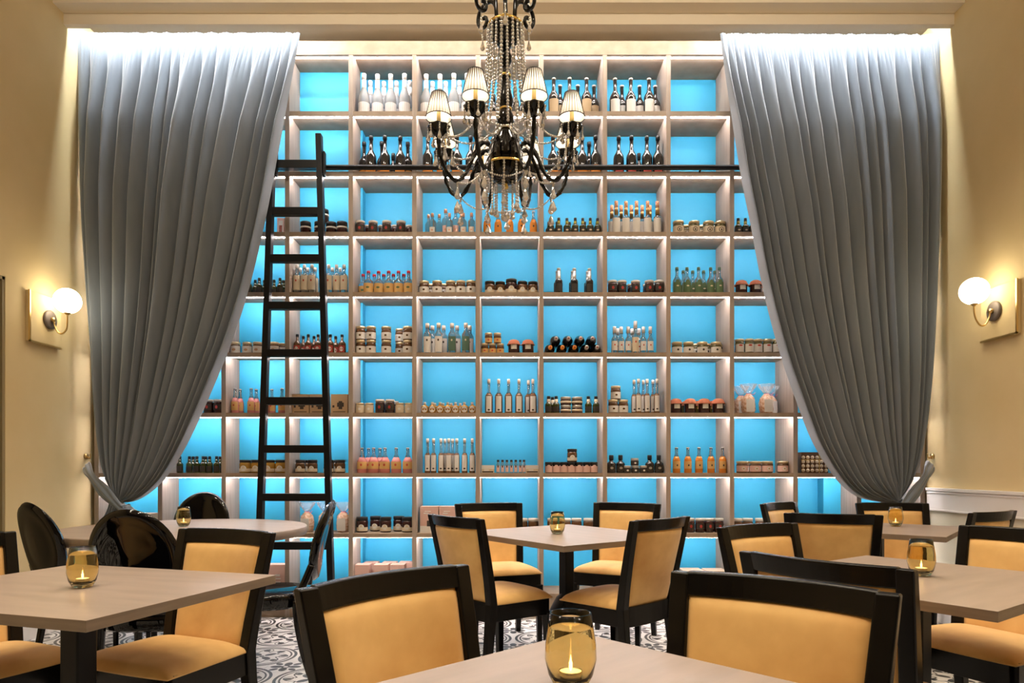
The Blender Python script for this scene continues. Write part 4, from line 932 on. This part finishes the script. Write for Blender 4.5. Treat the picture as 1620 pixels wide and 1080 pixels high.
def bag():
    r = random.Random(2); b = MB(); b.lathe([(0.0001, 0), (0.040, 0.0), (0.048, 0.03), (0.050, 0.08), (0.042, 0.12), (0.020, 0.148), (0.0001, 0.152)], 24, wob=lambda a, z: 1 + 0.08 * math.sin(a * 7 + z * 90) + 0.05 * math.sin(a * 3 - z * 160)); me = b.mesh('bag_cookies', ['cookies']); parts = []
    c = MB(); c.lathe([(0.012, 0.148), (0.030, 0.175), (0.050, 0.205), (0.056, 0.225)], 40, wob=lambda a, z: 1 + 0.22 * math.sin(a * 11 + z * 40)); parts.append(('cellophane', c.mesh('bag_film', ['cellophane'])))
    c = MB(); c.tube([(0.016 * math.cos(t), 0.016 * math.sin(t), 0.15) for t in [2 * PI * i / 12 for i in range(12)]], 0.003, 6, closed=True)
    c.tube([(0.015, -0.01, 0.15), (0.035, -0.02, 0.145), (0.045, -0.022, 0.160)], 0.0022, 6); parts.append(('ribbon', c.mesh('bag_ribbon', ['ribbon'])))
    c = MB(); c.box(-0.033, 0.030, -0.056, -0.0545, 0.012, 0.105); parts.append(('label', c.mesh('bag_label', ['label_white'])))
    K['bag'] = ('biscuit_bag', 'bag', me, parts)
bag()
def lying():
    R = Matrix.Rotation(PI / 2, 4, 'X'); T = Matrix.Translation((0, 0.20, 0.0375)) @ R
    b = MB(); b.lathe([(0.0001, 0), (0.036, 0.0), (0.0375, 0.006), (0.0375, 0.17), (0.033, 0.19), (0.016, 0.215), (0.0135, 0.23), (0.0135, 0.262), (0.0001, 0.262)], 24, mtx=T)
    for nm, mm in (('lying_orange', 'label_orange'), ('lying_silver', 'silver_foil')):
        c = MB(); c.lathe([(0.0145, 0.225), (0.015, 0.266), (0.011, 0.268), (0.0001, 0.268)], 20, mtx=T)
        c2 = MB(); c2.lathe([(0.006, 0.2685), (0.0001, 0.2688)], 12, mtx=T)
        K[nm] = ('wine_bottle', 'bottle', b.mesh(nm, ['dark_glass']), [('capsule', c.mesh(nm + '_capsule', [mm])), ('seal', c2.mesh(nm + '_seal', ['label_red']))])
lying()

ROWN = ['top shelf', 'second shelf', 'third shelf', 'fourth shelf', 'fifth shelf', 'sixth shelf', 'seventh shelf', 'eighth shelf', 'bottom shelf']
BAY = {-3: 'under left curtain', -2: 'beside left curtain', -1: 'bay left of ladder', 0: 'bay behind ladder', 1: 'bay right of ladder', 2: 'bay left of chandelier', 3: 'bay behind chandelier', 4: 'bay right of chandelier', 5: 'second bay after chandelier', 6: 'third bay after chandelier', 7: 'beside right curtain', 8: 'under right curtain'}
NUM = ['', 'first', 'second', 'third', 'fourth', 'fifth', 'sixth', 'seventh']
def ordn(i, n):
    if n == 1: return ''
    if i == 0: return 'leftmost'
    if i == n - 1: return 'rightmost'
    if n % 2 and i == n // 2: return 'middle'
    if i < n / 2: return NUM[i + 1] + ' from left'
    return NUM[n - i] + ' from right'
def R_of(kind): return max(abs(v.co.x) for me in [K[kind][2]] + [p[1] for p in K[kind][3]] for v in me.vertices)
KRAD = {k: R_of(k) for k in K}
def put(row, bay, kind, xs, desc, back=0, lift=0.0, group=None):
    """xs: where the things stand along the shelf (read off the photo at the shelf's depth), back: metres behind the front line, lift: height of what they stand on"""
    name, cat, me, parts = K[kind]; z = BZ[8 - row]; r = KRAD[kind]
    dmax = (DEEP if 1 <= bay <= 7 else SHAL) - r - 0.012
    # shelf box: half depth
    hd = 0.05 if cat in ('box', 'packet') else r
    if kind == 'wood_case': hd = 0.08
    if kind == 'cream_case': hd = 0.07
    Y = SY + 0.050 + hd + back
    rx = r + 0.002; xl, xr = UX[bay + 3] + 0.0165 + rx, UX[bay + 4] - 0.0165 - rx
    if kind.startswith('lying'): Y = SY + 0.06
    xs = sorted(xs); rr = random.Random(row * 100 + bay)
    XS = [min(max(PX(x, Y), xl), xr) for x in xs]; gap = 2 * r + 0.0015      # neighbours stand clear of each other
    if (len(XS) - 1) * gap <= xr - xl:
        for i in range(1, len(XS)): XS[i] = max(XS[i], XS[i - 1] + gap)
        XS[-1] = min(XS[-1], xr)
        for i in range(len(XS) - 2, -1, -1): XS[i] = min(XS[i], XS[i + 1] - gap)
    for i, X in enumerate(XS):
        y = min(Y, dmax) + (rr.uniform(-0.004, 0.008) if not kind.startswith('lying') else 0)
        root = link(name, me, None, (X, y, z + lift + 0.0004))
        o = ordn(i, len(xs)); lab = f'{o} {desc}, {ROWN[row]}, {BAY[bay]}'.strip()
        tag(root, lab, cat, group or f'{desc} on {ROWN[row]}, {BAY[bay]}')
        for pn, pm in parts: link(pn, pm, root)
A = 0.095
# top shelf
put(0, 1, 'prosecco', [576, 597, 618, 640], 'white-capped sparkling bottle in front'); put(0, 1, 'prosecco', [586, 607, 627, 648], 'white-capped sparkling bottle behind', A)
put(0, 2, 'prosecco', [674, 696, 718, 739], 'white-capped sparkling bottle in front'); put(0, 2, 'prosecco', [684, 705, 727], 'white-capped sparkling bottle behind', A)
put(0, 3, 'wine_half', [790, 815], 'short dark wine bottle in front'); put(0, 3, 'wine_half', [781, 803, 826], 'short dark wine bottle behind', A)
put(0, 4, 'wine_beige', [876, 901, 928], 'dark beige-labelled bottle in front'); put(0, 4, 'wine_beige', [886, 914, 941], 'dark beige-labelled bottle behind', A)
put(0, 5, 'wine_white', [973, 998, 1027], 'dark white-labelled bottle in front'); put(0, 5, 'wine_white', [984, 1012, 1040], 'dark white-labelled bottle behind', A)
# second shelf
put(1, 1, 'wine_orange', [587, 609, 633], 'dark orange-labelled bottle in front'); put(1, 1, 'wine_orange', [576, 604, 645], 'dark orange-labelled bottle behind', A); put(1, 1, 'wine_half', [622], 'short dark bottle amid tall ones', 0.10)
put(1, 2, 'wine_orange', [677, 699, 723, 745], 'dark orange-labelled wine bottle')
put(1, 3, 'wine_half', [778, 800, 822, 842], 'short dark wine bottle')
put(1, 4, 'wine_orange', [875, 897, 921, 942], 'dark orange-labelled bottle in front'); put(1, 4, 'wine_orange', [886, 909, 932], 'dark orange-labelled bottle behind', A)
put(1, 5, 'wine_red', [979, 999, 1023.5, 1043], 'dark red-labelled wine bottle'); put(1, 5, 'wine_half', [1011], 'short dark bottle amid tall ones', 0.095)
# third shelf
put(2, -1, 'packet', [408, 445], 'pink and white biscuit packet', 0.02)
put(2, 0, 'black_ring', [484, 506, 524, 541], 'black cream jar, white band'); put(2, 0, 'black_ring', [512], 'upper black jar stacked on others', 0.02, 0.1005)
put(2, 1, 'dark_jam', [568.6, 590.4, 612, 634.6], 'dark jam jar in front'); put(2, 1, 'dark_back', [582, 604, 625, 647], 'dark jam jar behind', 0.085)
put(2, 2, 'gin', [684, 711, 733, 746], 'clear copper-capped bottle in front'); put(2, 2, 'gin_tall', [705, 721], 'tall copper-capped bottle in centre', 0.05); put(2, 2, 'gin_back', [678, 695, 730], 'clear copper-capped bottle behind', 0.13)
put(2, 3, 'orange_soda', [770.5, 788, 806.5, 825, 844], 'orange drink bottle')
put(2, 4, 'oil', [871, 884, 897, 910, 922, 934, 946], 'yellow-necked oil bottle in front'); put(2, 4, 'oil_small', [868, 881, 901, 925, 949], 'dark oil bottle behind', 0.075)
put(2, 5, 'floral_spirit', [975, 990.5, 1007, 1024.6, 1040], 'floral-necked spirit bottle in front'); put(2, 5, 'floral_spirit', [968, 983, 999, 1016, 1032, 1044], 'floral-necked spirit bottle behind', 0.08)
put(2, 6, 'at_jar', [1073, 1098, 1121, 1144], 'jar with round @ label in front'); put(2, 6, 'at_jar', [1085, 1110, 1133], 'jar with round @ label behind', 0.095)
put(2, 7, 'oil', [1168, 1176, 1187], 'small dark oil bottle')
# fourth shelf
put(3, -1, 'oil_small', [394, 410, 426, 442.6], 'dark oil bottle in front'); put(3, -1, 'oil_small', [404, 418, 434, 448], 'dark oil bottle behind', 0.06)
put(3, 0, 'clear_label', [468, 480.6, 492, 520, 531.6, 543], 'clear cream-labelled bottle in front'); put(3, 0, 'clear_label', [474, 486, 498, 526, 537], 'clear cream-labelled bottle behind', 0.08)
put(3, 1, 'red_cap', [583, 599, 615, 630, 647], 'red-capped clear bottle in front'); put(3, 1, 'red_cap', [573, 592, 607, 622, 639], 'red-capped clear bottle behind', 0.085)
put(3, 2, 'nut_jar', [671, 691.6, 713, 731, 747], 'brown white-labelled jar in front'); put(3, 2, 'nut_jar', [681, 702, 722], 'brown white-labelled jar behind', 0.09)
put(3, 3, 'ogive_big', [809], 'large black-lidded jar in centre'); put(3, 3, 'ogive', [775, 791.5, 826.5, 843], 'small arch-labelled jar in front'); put(3, 3, 'ogive', [783, 800, 818, 835], 'small arch-labelled jar behind', 0.09)
put(3, 4, 'dark_silver', [884, 908.5, 932.6], 'silver-necked dark bottle in front'); put(3, 4, 'dark_silver', [882, 906, 930], 'silver-necked dark bottle behind', 0.07)
put(3, 5, 'dark_jam', [969, 984, 1005.5, 1030, 1046], 'dark preserve jar in front'); put(3, 5, 'dark_back', [976, 998, 1023, 1038], 'dark preserve jar behind', 0.085)
put(3, 6, 'grappa', [1071, 1087, 1105, 1124.6, 1138], 'green-labelled bottle in front'); put(3, 6, 'grappa', [1081, 1096, 1113, 1131], 'green-labelled bottle behind', 0.085)
put(3, 7, 'cloth', [1173, 1193], 'jar with terracotta cloth lid'); put(3, 7, 'cloth', [1205], 'half-hidden terracotta cloth-lidded jar', 0.1)
# fifth shelf
put(4, -1, 'small_white', [373, 391, 408, 434], 'small white-labelled jar in front'); put(4, -1, 'small_white', [424, 447], 'small white-labelled jar behind', 0.05)
put(4, 0, 'red_label', [470.5, 488, 503, 522.6, 541], 'red-labelled liqueur bottle in front'); put(4, 0, 'red_label', [480, 497, 514, 531], 'red-labelled liqueur bottle behind', 0.07)
for lv, wd in ((0, 'lower'), (1, 'upper')):
    put(4, 1, 'nut_jar', [568, 587, 611, 645], f'{wd} brown jar in front stack', 0, lv * 0.1035); put(4, 1, 'nut_jar', [633], f'{wd} brown jar in rear stack', 0.09, lv * 0.1035)
put(4, 2, 'swing_white', [676, 694], 'white-labelled swing-top bottle'); put(4, 2, 'swing_green', [715, 737], 'green-labelled swing-top bottle'); put(4, 2, 'swing_white', [684, 702, 723, 743], 'swing-top bottle behind', 0.09)
put(4, 3, 'mini', [767, 779, 791], 'lower small jar of pyramid'); put(4, 3, 'mini', [773, 787], 'upper small jar of pyramid', 0, 0.0785); put(4, 3, 'cloth', [813, 835], 'jar with terracotta cloth lid', 0.01)
put(4, 4, 'lying_orange', [870, 889, 908], 'lower lying bottle, orange capsule'); put(4, 4, 'lying_silver', [927, 946], 'lower lying bottle, silver capsule')
put(4, 4, 'lying_silver', [879, 898.5, 917.5, 936], 'upper lying wine bottle', 0, 0.0655)
put(4, 5, 'white_top', [972, 983, 994, 1018, 1029], 'small white-topped bottle in front'); put(4, 5, 'white_top_tall', [1005], 'tallest white-topped bottle in centre'); put(4, 5, 'white_top', [977, 1000, 1011], 'small white-topped bottle behind', 0.07)
put(4, 6, 'white_lid', [1071, 1089, 1111, 1132.5], 'gold-lidded jar in front'); put(4, 6, 'white_lid', [1100, 1123, 1144], 'gold-lidded jar behind', 0.085)
put(4, 7, 'red_white', [1170, 1184, 1198, 1211, 1224], 'red and white labelled jar')
# sixth shelf
put(5, -2, 'dark_jam', [330, 345], 'dark preserve jar')
put(5, -1, 'pink_slim', [372, 397, 420, 446], 'pink drink bottle in front'); put(5, -1, 'pink_slim', [380, 405, 430], 'pink drink bottle behind', 0.06)
put(5, 0, 'kraft', [475, 506, 539], 'brown kraft carton, dark print')
put(5, 1, 'cream', [567.5, 581, 635, 648], 'cream-coloured jar'); put(5, 1, 'dark_jam', [601, 617], 'dark jar among cream ones'); put(5, 1, 'dark_back', [608, 625], 'dark jar behind', 0.085)
put(5, 2, 'flask', [672, 682, 694, 707, 720, 735.5, 748.5], 'round flask in front'); put(5, 2, 'flask', [688, 701, 714, 728], 'round flask behind', 0.075)
put(5, 3, 'cork_brown', [773.5, 789, 804.6, 821, 843], 'tall white-corked brown bottle in front'); put(5, 3, 'cork_brown', [836], 'tall corked bottle set back', 0.07)
put(5, 4, 'oil_round', [868, 880, 931, 943], 'dark oil bottle in front'); put(5, 4, 'oil_round', [874], 'dark oil bottle behind', 0.07)
for lv, wd in ((0, 'lower'), (1, 'upper')): put(5, 4, 'tall_dark', [895, 913], f'{wd} dark stacked jar', 0, lv * 0.0625)
put(5, 5, 'nut_jar', [970, 986], 'lower brown white-labelled jar'); put(5, 5, 'nut_jar', [974], 'upper brown white-labelled jar', 0.01, 0.1035)
put(5, 5, 'cork_slim', [1010, 1024, 1039], 'tall corked bottle in front'); put(5, 5, 'cork_slim', [1003, 1018, 1033], 'tall corked bottle behind', 0.06)
put(5, 6, 'cloth', [1074, 1094, 1115, 1140], 'terracotta cloth-lidded jar in front'); put(5, 6, 'cloth_small', [1086, 1105, 1127], 'terracotta cloth-lidded jar behind', 0.10)
put(5, 7, 'bag', [1184, 1209], 'cellophane biscuit bag'); put(5, 7, 'bag', [1172, 1228], 'cellophane biscuit bag behind', 0.14)
# seventh shelf
put(6, -2, 'oil_small', [284, 300, 311, 321, 331, 343], 'small dark oil bottle in front'); put(6, -2, 'oil_small', [305, 326, 348], 'small dark oil bottle behind', 0.06)
put(6, -1, 'honey_jar', [388, 406, 425, 441], 'black-lidded honey jar')
put(6, 0, 'ogive', [475, 494.6, 520, 538], 'black-lidded arch-labelled jar in front'); put(6, 0, 'ogive', [485, 529], 'black-lidded arch-labelled jar behind', 0.08)
put(6, 1, 'pink_soda', [573, 591, 609, 627, 645], 'pink drink bottle in front'); put(6, 1, 'pink_soda', [583, 601], 'pink drink bottle behind', 0.11)
put(6, 2, 'cork_slim', [676.5, 686, 697.6, 710, 722.6, 735, 747], 'tall white-corked bottle in front'); put(6, 2, 'cork_slim', [704, 716], 'tall white-corked bottle behind', 0.06)
put(6, 3, 'flat_pack', [772, 843], 'flat white carton'); put(6, 3, 'vial', [788, 795, 802, 809, 816, 823, 829], 'slim small bottle in front')
put(6, 4, 'pink_label', [868, 880, 892, 904, 916, 928, 940], 'pink-labelled jar in front'); put(6, 4, 'pink_label', [874, 886, 898, 910, 922, 934], 'pink-labelled jar behind', 0.065)
put(6, 4, 'ogive', [905], 'single jar stacked on top', 0.02, 0.0825)
put(6, 5, 'big_cap', [967, 976, 1034, 1046], 'black-capped dark bottle'); put(6, 5, 'low_dark', [992, 1005, 1018], 'lower flat dark jar'); put(6, 5, 'low_dark', [1004], 'flat dark jar stacked on top', 0.005, 0.0555)
put(6, 6, 'aranciata', [1070.5, 1088, 1106, 1125, 1143], 'orange drink bottle')
put(6, 7, 'round_label', [1174, 1195, 1213.6, 1238], 'pale round-labelled jar in front'); put(6, 7, 'round_label', [1184, 1204], 'pale round-labelled jar behind', 0.095)
put(6, 8, 'choc_box', [1284], 'dark box of round biscuits, gold ribbon', 0.01)
# eighth shelf
put(7, -3, 'cream_case', [226], 'cream carton lying flat', 0.03)
put(7, 0, 'bag', [486, 509, 538], 'cellophane biscuit bag, pink ribbon')
put(7, 1, 'ogive_big', [573, 610, 645], 'black arch-labelled jar in front'); put(7, 1, 'ogive_big', [594, 631], 'black arch-labelled jar behind', 0.08)
put(7, 2, 'pink_bike', [680, 710], 'pink carton with dark picture'); put(7, 2, 'pink_plain', [738], 'plain pink carton, white print')
put(7, 3, 'two_tone', [830, 845], 'brown white-bottomed jar'); put(7, 3, 'two_tone', [775, 795], 'brown jar behind the chair')
put(7, 4, 'two_tone', [874, 895, 912, 931], 'brown white-bottomed jar')
put(7, 5, 'dark_jam', [975, 995, 1015, 1035], 'dark jar behind chair back')
put(7, 6, 'dark_jam', [1068, 1092, 1107, 1121, 1137], 'dark jar in front'); put(7, 6, 'dark_back', [1080, 1113, 1130], 'dark jar behind', 0.085)
put(7, 7, 'two_tone', [1166, 1181, 1203, 1222], 'brown white-bottomed jar')
put(7, 8, 'oil_small', [1284, 1306, 1326], 'black-capped oil bottle')
# bottom shelf
put(8, -1, 'pink_plain', [420, 440], 'pink carton with white print')
put(8, 1, 'pink_plain', [575, 604, 630], 'pink carton in front'); put(8, 1, 'pink_plain', [588, 617, 643], 'pink carton behind', 0.12)
put(8, 6, 'wood_case', [1094, 1130], 'pale wooden case')
put(8, 5, 'wood_case', [985, 1025], 'pale wooden case seen between chair legs')
